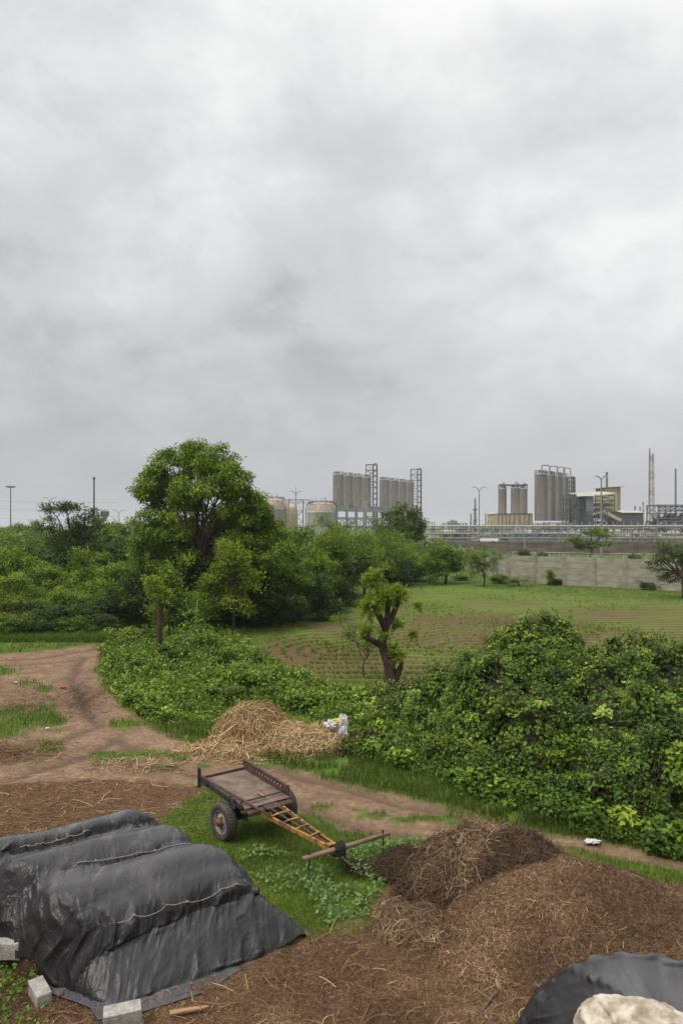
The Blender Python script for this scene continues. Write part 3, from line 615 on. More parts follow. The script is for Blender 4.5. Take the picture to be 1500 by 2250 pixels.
x, y = screen_pts(rng, 16000, 225, 1110, 1380, 1680); h = creep_h(x, y); k = (h > .12) & (fbm(x*.9, y*.9, 0, 171, 3) > .05); x, y, h = x[k], y[k], h[k]
blades(np.stack([x, y, h-.1], -1), rng.uniform(.2, .55, len(x)), rng.uniform(.012, .022, len(x)), np.clip(rng.normal(.55, .15, len(x)), 0, .9), rng, .6, g=g)
x, y = screen_pts(rng, 9000, 225, 1110, 1400, 1660)   # upright shoots
h = creep_h(x, y); k = h > .15; x, y, h = x[k], y[k], h[k]
leafgeo(np.stack([x, y, h+rng.uniform(0, .22, len(x))], -1), rng.normal(0, .6, (len(x), 3))+np.array((0, 0, .7)), rng.normal(0, 1, (len(x), 3)), rng.uniform(.08, .15, len(x)), rng.uniform(.05, .09, len(x)), np.clip(rng.normal(.66, .12, len(x)), 0, 1), g=g)
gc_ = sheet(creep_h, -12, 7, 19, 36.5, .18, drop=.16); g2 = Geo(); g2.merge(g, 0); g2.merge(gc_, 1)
g2.build('creepers', [VINE, CORE], smooth=False, label='low bright green creepers rolling over the ground between track and field', kind='stuff')

# --- the big creeper covered hedge on the right: separate mounds
def mound_leaves(name, ells, n, L_, W_, tint, label, mt, cat, seed, core=.80, thick=.34, hang=.5, shoots=0, keepfront=True, holes=.22):
    r_ = np.random.default_rng(seed); E = np.array([(*P(e[0], e[1], e[2]), e[3], e[4], e[5]) for e in ells])
    A = E[:, 3]*E[:, 5]+E[:, 4]*E[:, 5]+E[:, 3]*E[:, 4]; idx = r_.choice(len(E), n, p=A/A.sum()); c = E[idx]
    d = nz(r_.normal(0, 1, (n, 3))); keep = (d[:, 1] < .75) | (d[:, 2] > .3); d = d[keep]; c = c[keep]
    p0 = c[:, :3]+d*c[:, 3:]
    bump = .30*fbm(p0[:, 0]*1.1, p0[:, 1]*1.1, p0[:, 2]*1.1, seed, 3)+.20*fbm(p0[:, 0]*3.4, p0[:, 1]*3.4, p0[:, 2]*3.4, seed+5, 2)
    ho = fbm(p0[:, 0]*1.7, p0[:, 1]*1.7, p0[:, 2]*1.7, seed+8, 2)
    dep = r_.uniform(0, 1, len(d))**1.5*thick+np.where(ho < -holes, .5, 0)
    nrm = nz(d/c[:, 3:]); p = p0+nrm*(bump*1.5-dep)[:, None]
    inside = np.zeros(len(p), bool)
    for e in E: inside |= ((((p-e[:3])/(e[3:]-.42))**2).sum(1) < 1)
    k = (~inside) & (p[:, 2] > .02); p, nrm, dep = p[k], nrm[k], dep[k]; m_ = len(p)
    nn = nz(nrm*.7+np.array((0, -.1, .55))+r_.normal(0, .42, (m_, 3))); a = np.cross(nn, r_.normal(0, 1, (m_, 3)))+np.array((0, -.15, -hang)); Ln = L_*r_.uniform(.55, 1.4, m_)
    tn = np.clip(r_.normal(tint[0], tint[1], m_)+.26*fbm(p[:, 0]*.8, p[:, 1]*.8, p[:, 2]*.8, seed+3, 3)+np.where(r_.uniform(0, 1, m_) > .985, .5, 0), 0, 1)
    g = leafgeo(p, a, nn, Ln, Ln*W_/L_, tn)
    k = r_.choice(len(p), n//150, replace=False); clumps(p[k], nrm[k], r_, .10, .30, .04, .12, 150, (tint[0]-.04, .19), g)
    root = empty(name, (0, 0, 0), label, cat)
    cen = np.array((E[:, 0].mean(), E[:, 1].mean(), 0)); root.location = tuple(cen)
    gg = Geo()
    for v_, t_ in zip(g.v, g.t): gg.v.append(v_-cen)
    g.v = gg.v
    tw = Geo(); k2 = 24   # thin stems round a solid core, coloured dark as shade inside the hedge
    for e in E:
        th = np.linspace(0, math.pi, 16)[:, None]; ph = np.linspace(0, 2*math.pi, k2, endpoint=False)[None]
        dx = np.stack([np.sin(th)*np.cos(ph), np.sin(th)*np.sin(ph), np.cos(th)+0*ph], -1); q = e[:3]+dx*(e[3:]-thick-.10)*(1+.0*dx)
        q = q+dx*(.18*fbm(q[..., 0]*1.6, q[..., 1]*1.6, q[..., 2]*1.6, seed, 3))[..., None]; q[..., 2] = np.maximum(q[..., 2], -.2)
        i = np.arange(15)[:, None]*k2; j = np.arange(k2)[None]; j2 = (j+1) % k2
        tw.add(q.reshape(-1, 3)-cen, f4=np.stack([i+j, i+k2+j, i+k2+j2, i+j2], -1).reshape(-1, 4))
    k = r_.choice(len(p), min(len(p), 1500), replace=False)
    strands(p[k]-cen-nrm[k]*.08, r_.normal(0, 1, (len(k), 3))+np.array((0, 0, .7)), nrm[k], r_.uniform(.4, 1.2, len(k)), np.full(len(k), .018), np.full(len(k), .5), r_, g=tw)
    tw.build('stems', TWIG_SHADE, root)  # holds the stems and the dark fill that paints the inner shade
    if shoots:
        k = r_.choice(np.where((nrm[:, 2] > .25))[0], shoots, replace=False); sg = Geo()
        for q in p[k]:
            d_ = nz(r_.normal(0, .6, 3)+np.array((-.2, 0, .8))); ln = r_.uniform(.25, .8); m2 = int(ln*22); u = np.linspace(.1, 1, m2)[:, None]
            pt = q+d_*ln*u+np.array((0, 0, -.35))*ln*u*u; leafgeo(pt-cen, r_.normal(0, 1, (m2, 3))+d_, r_.normal(0, .5, (m2, 3))+np.array((0, 0, 1)), r_.uniform(.05, .11, m2), r_.uniform(.03, .07, m2), np.clip(r_.normal(.72, .1, m2), 0, 1), g=sg)
            sg.tube(np.array([q, q+d_*ln*.5, q+d_*ln+np.array((0, 0, -.35*ln))])-cen, .006, 3, cap=False)
        g.merge(sg)
    g.build('foliage', mt, root)
    return root
mound_leaves('creeper_mound', [(1165,1500,20.5,1.35,1.3,1.55),(1120,1560,19.5,1.6,1.4,1.5),(1195,1440,20.8,.95,.9,1.0),(1060,1580,20.5,1.2,1.2,1.15),(1180,1640,18.5,1.6,1.5,1.5),(1020,1530,21.5,1.0,1.0,.9),(1080,1650,18.8,1.4,1.2,1.1)],
             80000, .088, .070, (.43, .15), 'tallest mound of bright leafy creepers, peaked, at the right side of the picture', VINE, 'creeper mound', 71, shoots=70)
mound_leaves('creeper_mound', [(1300,1560,19,1.5,1.4,1.45),(1380,1540,19.4,1.5,1.4,1.35),(1460,1550,19.6,1.6,1.4,1.4),(1560,1560,19.6,1.8,1.4,1.5),(1340,1640,17.8,1.6,1.3,1.5),(1450,1650,17.5,1.7,1.3,1.4),(1580,1660,17.5,1.8,1.3,1.5),(1720,1600,18.5,2,1.5,1.7)],
             98000, .088, .070, (.41, .16), 'long flat-topped creeper mound with a few yellow leaves running off the right edge', VINE, 'creeper mound', 72, shoots=60, holes=.16)
mound_leaves('creeper_mound', [(900,1590,22.5,1.1,.9,.75),(960,1570,22,1.1,1,.85),(1010,1620,20.5,1.2,1,.8),(880,1555,24,1.3,1,.6)],
             26000, .085, .066, (.50, .15), 'low creeper mound between the straw pile and the tallest mound', VINE, 'creeper mound', 73, hang=.3, shoots=20)
mound_leaves('verge_shrub', [(1290,1735,16.4,1.1,.7,.75),(1370,1750,15.9,1.1,.75,.85),(1180,1720,17.3,1.2,.7,.7),(1090,1700,18,1.1,.65,.55)],
             20000, .10, .06, (.36, .14), 'dark leafy shrub at the foot of the tallest creeper mound beside the track', LEAF, 'shrub', 74, hang=.2, thick=.3, shoots=14)
mound_leaves('verge_shrub', [(1450,1740,15.5,1.15,.8,.95),(1530,1740,15.3,1.3,.8,1.05),(1620,1770,15,1.3,.8,.95),(1470,1800,15.0,.8,.5,.5)],
             20000, .10, .06, (.34, .14), 'dark glossy shrub at the right edge beside the track', LEAF, 'shrub', 75, hang=.2, thick=.3, shoots=14)
print('hedge', time.time()-T0)

# ------------------------------------------------------------------ grass
def scatter_grass(n, px0, px1, py0, py1, h0, h1, w0, clump=1.0, cond=None, tint=(.52, .16), seed=1, lean=.6, zf=None):
    r_ = np.random.default_rng(seed); x, y = screen_pts(r_, n, px0, px1, py0, py1)
    z, d, c, f = ground_z(x, y); dens = (1-d)*(1-c)*(1-f); k = r_.uniform(0, 1, n) < dens
    k &= (fbm(x*1.3, y*1.3, 0, 81, 3) > -.28*clump-.1)
    if cond is not None: k &= cond(x, y)
    x, y, z = x[k], y[k], z[k]; s = 1+.5*fbm(x*.9, y*.9, 0, 83, 2)
    hh = r_.uniform(h0, h1, len(x))*s; ww = w0*r_.uniform(.7, 1.3, len(x))*np.maximum(1, y/16)
    tn = np.clip(r_.normal(tint[0], tint[1], len(x))+.25*fbm(x*.6, y*.6, 0, 84, 3), 0, 1)
    tn = np.where(r_.uniform(0, 1, len(x)) > .97, 1.0, tn)
    return blades(np.stack([x, y, z-.01], -1), hh, ww, tn, r_, lean)
g = scatter_grass(150000, -150, 1650, 1640, 2070, .05, .14, .0085, seed=2)
g.build('grass', BLADE, label='short green grass around the cart and along the track', kind='stuff')
g = scatter_grass(60000, 330, 1650, 1590, 1960, .12, .34, .012, seed=3, tint=(.22, .14), cond=lambda x, y: (y > np.interp(x, [-3.2, -1.5, 0, 1.2, 3, 5, 8], [21.3, 18.9, 17.3, 16.1, 15.0, 14.2, 13.2])))
g.build('tall_grass', BLADE, label='taller dark green grass along the foot of the creeper mounds', kind='stuff')
g = scatter_grass(110000, -200, 1700, 1262, 1640, .10, .26, .011, seed=4, tint=(.60, .15))
g.build('meadow_grass', BLADE, label='bright green grass along the far verge, clearing and field edge', kind='stuff')
P_VERGE = gp([(560,1640),(640,1625),(780,1650),(870,1682),(1000,1724),(1100,1760),(1200,1792),(1350,1834),(1500,1874),(2100,2010),(2100,1850),(1500,1800),(1350,1765),(1200,1730),(1100,1700),(1000,1660),(900,1630),(780,1590),(700,1600)])
def verge_h(x, y): return .46*soft(P_VERGE, x, y, .3, .3, .9, 151)**.6*(1+.8*fbm(x*1.3, y*1.3, 0, 152, 3))
x, y = screen_pts(rng, 170000, 540, 1700, 1590, 1960); g = leaf_surface(verge_h, x, y, rng, .105, .062, (.28, .16), .3)
x, y = screen_pts(rng, 500, 560, 1600, 1620, 1900); h = verge_h(x, y); k = h > .1; x, y, h = x[k], y[k], h[k]
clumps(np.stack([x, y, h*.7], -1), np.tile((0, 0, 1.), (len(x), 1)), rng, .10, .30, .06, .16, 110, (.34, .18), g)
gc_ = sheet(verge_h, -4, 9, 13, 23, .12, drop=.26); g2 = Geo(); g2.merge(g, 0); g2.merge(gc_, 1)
g2.build('undergrowth', [LEAF, CORE], label='low leafy weeds along the verge between the track and the creeper mounds', kind='stuff')
# left clearing: tall bright grass and reeds
x, y = screen_pts(rng, 60000, -150, 330, 1290, 1350); 
g = blades(np.stack([x, y, 0*x], -1), rng.uniform(.35, .95, len(x)), rng.uniform(.02, .045, len(x)), np.clip(rng.normal(.66, .12, len(x))+.2*fbm(x*.3, y*.3, 0, 5), 0, .86), rng, .5)
x, y = screen_pts(rng, 26000, -150, 300, 1385, 1412)
blades(np.stack([x, y, 0*x], -1), rng.uniform(.15, .5, len(x)), rng.uniform(.012, .025, len(x)), np.clip(rng.normal(.48, .15, len(x)), 0, .9), rng, .6, g=g)
g.build('tall_grass', BLADE, label='bright tall grass in the clearing beyond the track on the left', kind='stuff')
# field seedlings in rows
x, y = screen_pts(rng, 100000, 420, 1700, 1276, 1585); f = soft(P_FIELD, x, y, .5, .8, .35, 41)
ps = fbm(x*.16, y*.16, 0, 91, 4); e = .05; rc = row_coord(x, y); gx = (row_coord(x+e, y)-rc)/e; gy = (row_coord(x, y+e)-rc)/e; gn_ = np.maximum(gx*gx+gy*gy, .05)
tgt = (np.floor(rc/1.05)+.0)*1.05; tgt = np.where(rc-tgt > .525, tgt+1.05, tgt); sh = np.clip(tgt-rc, -.53, .53)*.85/gn_; x = x+gx*sh+rng.normal(0, .05, len(x)); y = y+gy*sh+rng.normal(0, .05, len(x))
k = (rng.uniform(0, 1, len(x)) < f*(.22+1.1*ps)) ; x, y = x[k], y[k]; z = ground_z(x, y)[0]
leafgeo(np.stack([x, y, z], -1), rng.normal(0, .7, (len(x), 3))+np.array((0, 0, .7)), rng.normal(0, 1, (len(x), 3))+np.array((0, 0, .5)), rng.uniform(.08, .2, len(x)), rng.uniform(.04, .09, len(x)), np.clip(rng.normal(.6, .15, len(x)), 0, 1), g=(g := Geo()))
g.build('seedlings', BLADE, label='green crop seedlings growing in rows on the brown field', kind='stuff')
# broad leaved weeds by the yoke and the dark hay
def weedf(x, y): return .16*soft(P_WEED, x, y, .2, .3, 1.5, 95)*(1+.7*fbm(x*2, y*2, 0, 96))
P_WEED = gp([(560,1870),(640,1880),(760,1880),(830,1862),(900,1840),(935,1850),(900,1890),(860,1930),(820,1985),(790,2025),(700,2050),(640,2010),(600,1960),(545,1930)])
x, y = screen_pts(rng, 4600, 520, 960, 1830, 2060); h = weedf(x, y); k = (h > .05) & (fbm(x*1.6, y*1.6, 0, 97, 2) > -.15+.25*(x < -.6)); x, y, h = x[k], y[k], h[k]
n_ = nz(rng.normal(0, .35, (len(x), 3))+np.array((0, -.25, 1)))
g = leafgeo(np.stack([x, y, h*rng.uniform(.5, 1.3, len(x))+.03], -1), np.cross(n_, rng.normal(0, 1, n_.shape)), n_, rng.uniform(.04, .09, len(x)), rng.uniform(.03, .07, len(x)), np.clip(rng.normal(.32, .20, len(x)), 0, 1), fold=-.12)
g.build('weeds', WEED, label='pale broad leaved weeds around the yoke and beside the dark hay', kind='stuff')
# small green weeds at the lower left corner
x, y = screen_pts(rng, 900, -60, 105, 2085, 2300); k = (fbm(x*2, y*2, 0, 98) > -.1); x, y = x[k], y[k]; n_ = nz(rng.normal(0, .5, (len(x), 3))+np.array((0, 0, 1)))
g = leafgeo(np.stack([x, y, rng.uniform(.03, .22, len(x))], -1), np.cross(n_, rng.normal(0, 1, n_.shape)), n_, rng.uniform(.04, .08, len(x)), rng.uniform(.025, .05, len(x)), np.clip(rng.normal(.3, .15, len(x)), 0, .8))
g.build('weeds', LEAF, label='small green weeds in the lower left corner beside the concrete blocks', kind='stuff')
print('grass', time.time()-T0)

# ================================================================== tarpaulins (cloth settled over the stacks)
def drape(Hf, nu, nv, sp, x0, y0, z0, steps=230, pins=None, shrink=1.0, shrv=1.0, fric=.55, seed=1, gather=None):
    r_ = np.random.default_rng(seed)
    a = (np.arange(nu)-(nu-1)/2)*sp*shrink; b_ = (np.arange(nv)-(nv-1)/2)*sp*shrv
    A, B = np.meshgrid(a, b_, indexing='ij'); p = np.stack([x0+A, y0+B, np.full_like(A, z0)], -1); p += r_.normal(0, .004, p.shape)
    v = np.zeros_like(p); e = .02
    cons = []
    def c(di, dj, k):
        ln = sp*math.hypot(di, dj)
        for par in (0, 1):
            i0, i1 = (0, nu-di); j0, j1 = (max(0, -dj), nv-max(0, dj))
            if di:
                blk = (slice(i0+par*di, i1, 2*di) if di == 1 else None)
                I = np.array([i for i in range(i0, i1) if (i//di) % 2 == par]); J = np.arange(j0, j1)
            else:
                I = np.arange(i0, i1); J = np.array([j for j in range(j0, j1) if (j//dj) % 2 == par])
            if len(I) and len(J): cons.append((np.ix_(I, J), np.ix_(I+di, J+dj), ln, k))
    c(1, 0, 1.); c(0, 1, 1.); c(1, 1, .7); c(1, -1, .7); c(2, 0, .22); c(0, 2, .22)
    for st in range(steps):
        damp = .965 if st < steps*.75 else .85
        v *= damp; v[..., 2] -= .0035; q = p+v
        for it in range(3):
            for (ia, ib, ln, k) in cons:
                d = q[ib]-q[ia]; l_ = np.sqrt((d*d).sum(-1, keepdims=True))+1e-9; cor = d*((l_-ln)/l_*.5*k); q[ia] += cor; q[ib] -= cor
            if pins is not None: q = pins(q, st)
            H = Hf(q[..., 0], q[..., 1])+.012; pen = H-q[..., 2]; m_ = pen > 0
            if m_.any():
                x, y = q[..., 0][m_], q[..., 1][m_]; gx = (Hf(x+e, y)-Hf(x-e, y))/(2*e); gy = (Hf(x, y+e)-Hf(x, y-e))/(2*e)
                n_ = nz(np.stack([-gx, -gy, np.ones_like(gx)], -1)); q[m_] += n_*(np.minimum(pen[m_], .2)*n_[:, 2])[:, None]
                if it == 2:
                    o_ = p[m_]; dd = q[m_]-o_; dn = (dd*n_).sum(-1, keepdims=True)*n_; q[m_] = o_+dn+(dd-dn)*(1-fric)
        v = np.clip(q-p, -.12, .12); p = q
    return p
def refine(p):   # one smooth subdivision of the settled sheet
    def up1(a):
        n = a.shape[0]; o = np.zeros((2*n-1,)+a.shape[1:]); o[::2] = a; mid = (a[:-1]+a[1:])/2
        mid[1:-1] = (-a[:-3]+9*a[1:-2]+9*a[2:-1]-a[3:])/16; o[1::2] = mid; return o
    return up1(up1(p).swapaxes(0, 1)).swapaxes(0, 1)
def gridgeo(p, g=None, thick=.006, mi=0):
    nu, nv = p.shape[:2]; i = np.arange(nu-1)[:, None]*nv; j = np.arange(nv-1)[None]
    F = np.stack([i+j, i+nv+j, i+nv+j+1, i+j+1], -1).reshape(-1, 4); g = g or Geo(); return g.add(p.reshape(-1, 3), f4=F, mi=mi)
TO = np.array((-3.35, 9.1)); TS = np.array((.83, .56)); TS /= np.linalg.norm(TS); TT = np.array((TS[1], -TS[0]))
def stc(x, y): dx, dy = x-TO[0], y-TO[1]; return dx*TS[0]+dy*TS[1], dx*TT[0]+dy*TT[1]
def frm(s_, t_, z): return np.array((TO[0]+s_*TS[0]+t_*TT[0], TO[1]+s_*TS[1]+t_*TT[1], z))
TE = np.array([-3.25, -2.12, -1.46, -.44]); GH = [(.55, .55), (1.12, 1.14), (.96, 1.04), (.34, .62)]
def s_l(t_): return .42+.56*(t_+.9)
def s_r(t_): return 2.82+.45*(t_+.9)
def stackH(x, y):
    s, t_ = stc(x, y); h = np.zeros_like(s); us_ = np.clip(s/2.8, 0, 1)
    for k in range(3):
        te0, te1 = TE[k], TE[k+1]; u = (t_-te0)/(te1-te0); m_ = (u >= 0) & (u < 1); ga = GH[k][0]+(GH[k][1]-GH[k][0])*us_; gb = GH[k+1][0]+(GH[k+1][1]-GH[k+1][0])*us_
        um = (.55, .50, .36)[k]
        b_ = np.where(u > um, np.sqrt(np.maximum(0, 1-(np.maximum(u-um, 0)/(1-um))**2)), .5-.5*np.cos(math.pi*np.clip(u, 0, um)/um)); amp = (.30, .17, .27)[k]
        if k == 0: b_ = np.sqrt(np.maximum(0, 1-((u-um)/np.where(u > um, 1-um, um))**2)); amp = .34
        uu = u*u*(3-2*u) if k < 2 else u**1.9; h = np.where(m_, ga+(gb-ga)*uu+amp*b_, h)
        if k == 2: uc = np.clip(u, 0, 1); h = np.where(m_, gb+(ga+.10*np.sin(math.pi*np.minimum(uc*1.5, 1))-gb)*np.sqrt(1-uc**2.6), h)
        if k == 0: h = np.where(u < 0, .55*np.clip(1+(t_-TE[0])/.25, 0, 1), h)
    u = (t_-TE[3])/.60; g2 = GH[3][0]+(GH[3][1]-GH[3][0])*us_
    h = np.where(t_ >= TE[3], g2*(1-np.clip(u, 0, 1))**.85, h)
    bl = .13*np.abs(np.sin((t_-TE[2])*math.pi/.9))
    l_ = np.clip((s_l(t_)+.42-bl-s)/.62, 0, 1); r_ = np.clip((s-s_r(t_)+.45-bl)/.55, 0, 1)
    h = h*(np.maximum(0, 1-l_**2.3))**.55*(np.maximum(0, 1-r_**2.4))**.55
    h = h*(1+.05*fbm(x*1.4, y*1.4, 0, 15, 2))
    fl = .42*np.exp(-(((s-2.95)/.36)**2+((t_+.50)/.34)**2))   # a spill of straw under the flared corner
    return np.maximum(h, np.maximum(fl, .01))
def stack_pins(q, st):
    if st < 45: return q
    s, t_ = stc(q[..., 0], q[..., 1]); k = min(1, (st-45)/50)
    for te, gi in ((TE[1], 1), (TE[2], 2), (TE[3], 3)):
        d = np.abs(t_-te-(.07*(s-1.4) if gi == 2 else 0)); m_ = (d < .035) & (s > .0) & (s < 2.95)
        H = stackH(q[..., 0], q[..., 1])+.015; q[..., 2] = np.where(m_ & (q[..., 2] > H), q[..., 2]+(H-q[..., 2])*.5*k, q[..., 2])
    return q
def tarp_cloth():
    sp = .042; nu, nv = 130, 138
    # the sheet is laid out along the stack's own axes
    def Hl(a, b_): return stackH(TO[0]+a*TS[0]+b_*TT[0], TO[1]+a*TS[1]+b_*TT[1])
    def pl(q, st):
        w_ = q.copy(); w_[..., 0] = TO[0]+q[..., 0]*TS[0]+q[..., 1]*TT[0]; w_[..., 1] = TO[1]+q[..., 0]*TS[1]+q[..., 1]*TT[1]
        w_ = stack_pins(w_, st); q[..., 2] = w_[..., 2]; return q
    q = drape(Hl, nu, nv, sp, 1.35, -1.75, 1.55, steps=150, pins=pl, seed=4, shrink=.93, shrv=.98, fric=.3)
    o = q.copy(); o[..., 0] = TO[0]+q[..., 0]*TS[0]+q[..., 1]*TT[0]; o[..., 1] = TO[1]+q[..., 0]*TS[1]+q[..., 1]*TT[1]; return o
def tarpmat(name, dust):
    m = bpy.data.materials.new(name); m.use_nodes = True; t = m.node_tree; b = t.nodes['Principled BSDF']
    tcn = nd(t, 'ShaderNodeTexCoord'); ge = nd(t, 'ShaderNodeNewGeometry'); sp_ = nd(t, 'ShaderNodeSeparateXYZ'); t.links.new(ge.outputs['Normal'], sp_.inputs[0])
    def n_(sc, det=5, st=(1,1,1), dist=0):
        mp = nd(t, 'ShaderNodeMapping'); mp.inputs['Scale'].default_value = st; mp.inputs['Rotation'].default_value = (0, 0, .6); t.links.new(tcn.outputs['Object'], mp.inputs[0])
        n = nd(t, 'ShaderNodeTexNoise'); n.inputs['Scale'].default_value = sc; n.inputs['Detail'].default_value = det; n.inputs['Roughness'].default_value = .65; n.inputs['Distortion'].default_value = dist; t.links.new(mp.outputs[0], n.inputs['Vector']); return n.outputs[0]
    c = mix(t, ramp(t, n_(2.5), [(.35, (0,0,0)), (.65, (1,1,1))]), (.012, .0115, .012), (.024, .0225, .023))
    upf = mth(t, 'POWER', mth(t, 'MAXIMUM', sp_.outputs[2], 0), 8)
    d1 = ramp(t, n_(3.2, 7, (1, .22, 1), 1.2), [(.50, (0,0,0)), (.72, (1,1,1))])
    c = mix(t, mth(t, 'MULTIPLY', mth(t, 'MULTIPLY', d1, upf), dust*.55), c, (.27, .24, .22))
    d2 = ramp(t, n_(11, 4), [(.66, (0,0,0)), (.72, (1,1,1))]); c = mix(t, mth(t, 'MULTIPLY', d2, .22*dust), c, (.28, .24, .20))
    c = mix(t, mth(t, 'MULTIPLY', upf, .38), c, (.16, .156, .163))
    t.links.new(c, b.inputs['Base Color']); b.inputs['Specular IOR Level'].default_value = .30
    t.links.new(mth(t, 'ADD', mth(t, 'MULTIPLY', n_(6), .22), .25), b.inputs['Roughness'])
    bp = nd(t, 'ShaderNodeBump'); bp.inputs['Strength'].default_value = .5; bp.inputs['Distance'].default_value = .025
    def vor(sc, st):
        mp = nd(t, 'ShaderNodeMapping'); mp.inputs['Scale'].default_value = st; mp.inputs['Rotation'].default_value = (.3, .2, .6); t.links.new(tcn.outputs['Object'], mp.inputs[0])
        dn = nd(t, 'ShaderNodeTexNoise'); dn.inputs['Scale'].default_value = 2.5; t.links.new(mp.outputs[0], dn.inputs['Vector']); av = nd(t, 'ShaderNodeVectorMath', operation='ADD'); t.links.new(mp.outputs[0], av.inputs[0]); t.links.new(dn.outputs['Color'], av.inputs[1])
        v_ = nd(t, 'ShaderNodeTexVoronoi'); v_.feature = 'DISTANCE_TO_EDGE'; v_.inputs['Scale'].default_value = sc; t.links.new(av.outputs[0], v_.inputs['Vector']); return mth(t, 'MINIMUM', mth(t, 'MULTIPLY', v_.outputs['Distance'], 3.0), 1.0)
    cre = mth(t, 'ADD', mth(t, 'MULTIPLY', vor(2.6, (1, .45, .7)), -.9), mth(t, 'MULTIPLY', vor(6, (1, .5, .8)), -.15))
    t.links.new(mth(t, 'ADD', mth(t, 'MULTIPLY', n_(5, 6, (1, .35, 1), 1.5), .8), mth(t, 'ADD', cre, mth(t, 'MULTIPLY', n_(26, 3), .15))), bp.inputs['Height']); t.links.new(bp.outputs[0], b.inputs['Normal']); return m
TARP = tarpmat('black tarpaulin', 1.0)
ROPE = mat('pale rope', (.36, .32, .27), (.16, .14, .12), 40, .9)
tp = tarp_cloth(); print('cloth', time.time()-T0)
def normals(p):
    a = np.gradient(p, axis=0); b_ = np.gradient(p, axis=1); return nz(np.cross(a, b_))
def creases(p, cs, ct, amp, ropes=(), gain=1.0):
    # gathered folds that run down the slope with sharp crests, tighter beside the ropes
    n_ = normals(p); n_ = n_*np.sign(n_[..., 2:3]+1e-9); st = sstep(.06, .62, 1-n_[..., 2]); z = p[..., 2]
    def rid(a, b_, c_, sd, o): return np.maximum(0, 1-2.6*np.abs(fbm(a, b_, c_, sd, o)))**1.5
    wx = .35*fbm(cs*1.5, z*1.5, ct*1.5, 300, 2)
    f1 = rid((cs+wx)*3.4, z*.9, ct*1.0, 302, 2); f2 = rid((cs+wx)*8.0, z*1.6+3, ct*1.8, 303, 2); f3 = rid(cs*5+ct*3+z*3, z*5, ct*4, 305, 3)
    nr_ = np.zeros_like(z)
    for te in ropes: nr_ = np.maximum(nr_, np.exp(-np.abs(ct-te)/.16))
    f4 = rid((cs+.2*wx)*13, ct*2.2, 0*z, 307, 2)
    mk = sstep(-.35, .25, fbm(cs*1.1, z*1.1, ct*1.1, 309, 2)); d = st*(f1*1.5*(.4+.6*mk)+f2*.38*mk-.35)+(.10+.3*st)*f3*.30*mk+nr_*f4*.35+.12*fbm(cs*2.2, ct*2.2, z, 304, 3); d = d*gain
    q = p+n_*(d*amp)[..., None]; q[..., 2] = np.maximum(q[..., 2], .008); return q
troot = empty('covered_haystack', (TO[0], TO[1], 0), 'large haystack tied down under a dusty black tarpaulin with bulging lobes', 'haystack')
off = np.array((TO[0], TO[1], 0))
tr_ = refine(refine(tp)); s__, t___ = stc(tr_[..., 0], tr_[..., 1]); tr_ = creases(tr_, s__+.15*t___+.45*np.maximum(t___+.45, 0), t___, .056, ropes=TE[1:])
def cutsheet(p, keep):
    F = gridgeo(p).f4[0]; F = F[keep.ravel()[F].all(1)]; u, inv = np.unique(F.ravel(), return_inverse=True); g = Geo(); return g.add(p.reshape(-1, 3)[u], f4=inv.reshape(-1, 4))
s__, t___ = stc(tr_[..., 0], tr_[..., 1])
hem = np.interp(s__, [-.5, 0, 1.0, 1.84, 2.6, 3.1, 3.5], [-.1, .12, .42, .46, .18, .12, .02])+.05*fbm(s__*1.4, 0*s__, 0, 311, 2); left = -.12-.10*np.sin((t___-TE[3])*5.9)+.05*fbm(t___*3, 0*t___, 0, 312, 2)
keep = (t___ < hem) & (s__ < np.where(t___ < -.85, s_r(t___)+.45, 3.55)+.06*fbm(t___*2, 0*t___, 0, 313, 2)) & (~((t___ < -.95) & (s__ < s_l(t___)+.35) & (tr_[..., 2] < .20+.10*fbm(t___*2.2, 0*t___, 0, 318, 2)))) & (s__ > s_l(np.minimum(t___, 0))-.45)
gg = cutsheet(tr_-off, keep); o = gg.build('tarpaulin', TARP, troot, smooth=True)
sm = o.modifiers.new('thickness', 'SOLIDIFY'); sm.thickness = .006; sm.offset = -1
# the hay inside, seen where the sheet ends short of the ground
xs = np.arange(-6.2, 0.4, .07); ys = np.arange(8.2, 14.5, .07); X, Y_ = np.meshgrid(xs, ys, indexing='ij'); Hs = stackH(X, Y_); s_, t__ = stc(X, Y_)
g = Geo(); V = np.stack([X, Y_, Hs-.05], -1).reshape(-1, 3)-off; i = np.arange(len(xs)-1)[:, None]*len(ys); j = np.arange(len(ys)-1)[None]
F = np.stack([i+j, i+len(ys)+j, i+len(ys)+j+1, i+j+1], -1).reshape(-1, 4); F = F[(Hs.ravel()[F] > .03).any(1)]; g.add(V, f4=F, tint=.25)
k = rng.integers(0, len(V), 9000); hk = Hs.ravel()[k]; k = k[(hk > .05) & (s_.ravel()[k] < .9)]; hp = V[k]+rng.normal(0, .03, (len(k), 3))
strands(hp, rng.normal(0, 1, (len(k), 3)), (-.6, -.6, .5), rng.uniform(.12, .35, len(k)), np.full(len(k), .007), np.clip(rng.normal(.4, .2, len(k)), 0, 1), rng, g=g)
g.build('hay', HAY, troot)
def surf_z(x, y):   # height of the settled sheet near a point
    d = (tr_[..., 0]-x)**2+(tr_[..., 1]-y)**2; k = np.where(d.ravel() < .04**2)[0]
    return tr_.reshape(-1, 3)[k, 2].max() if len(k) else 0
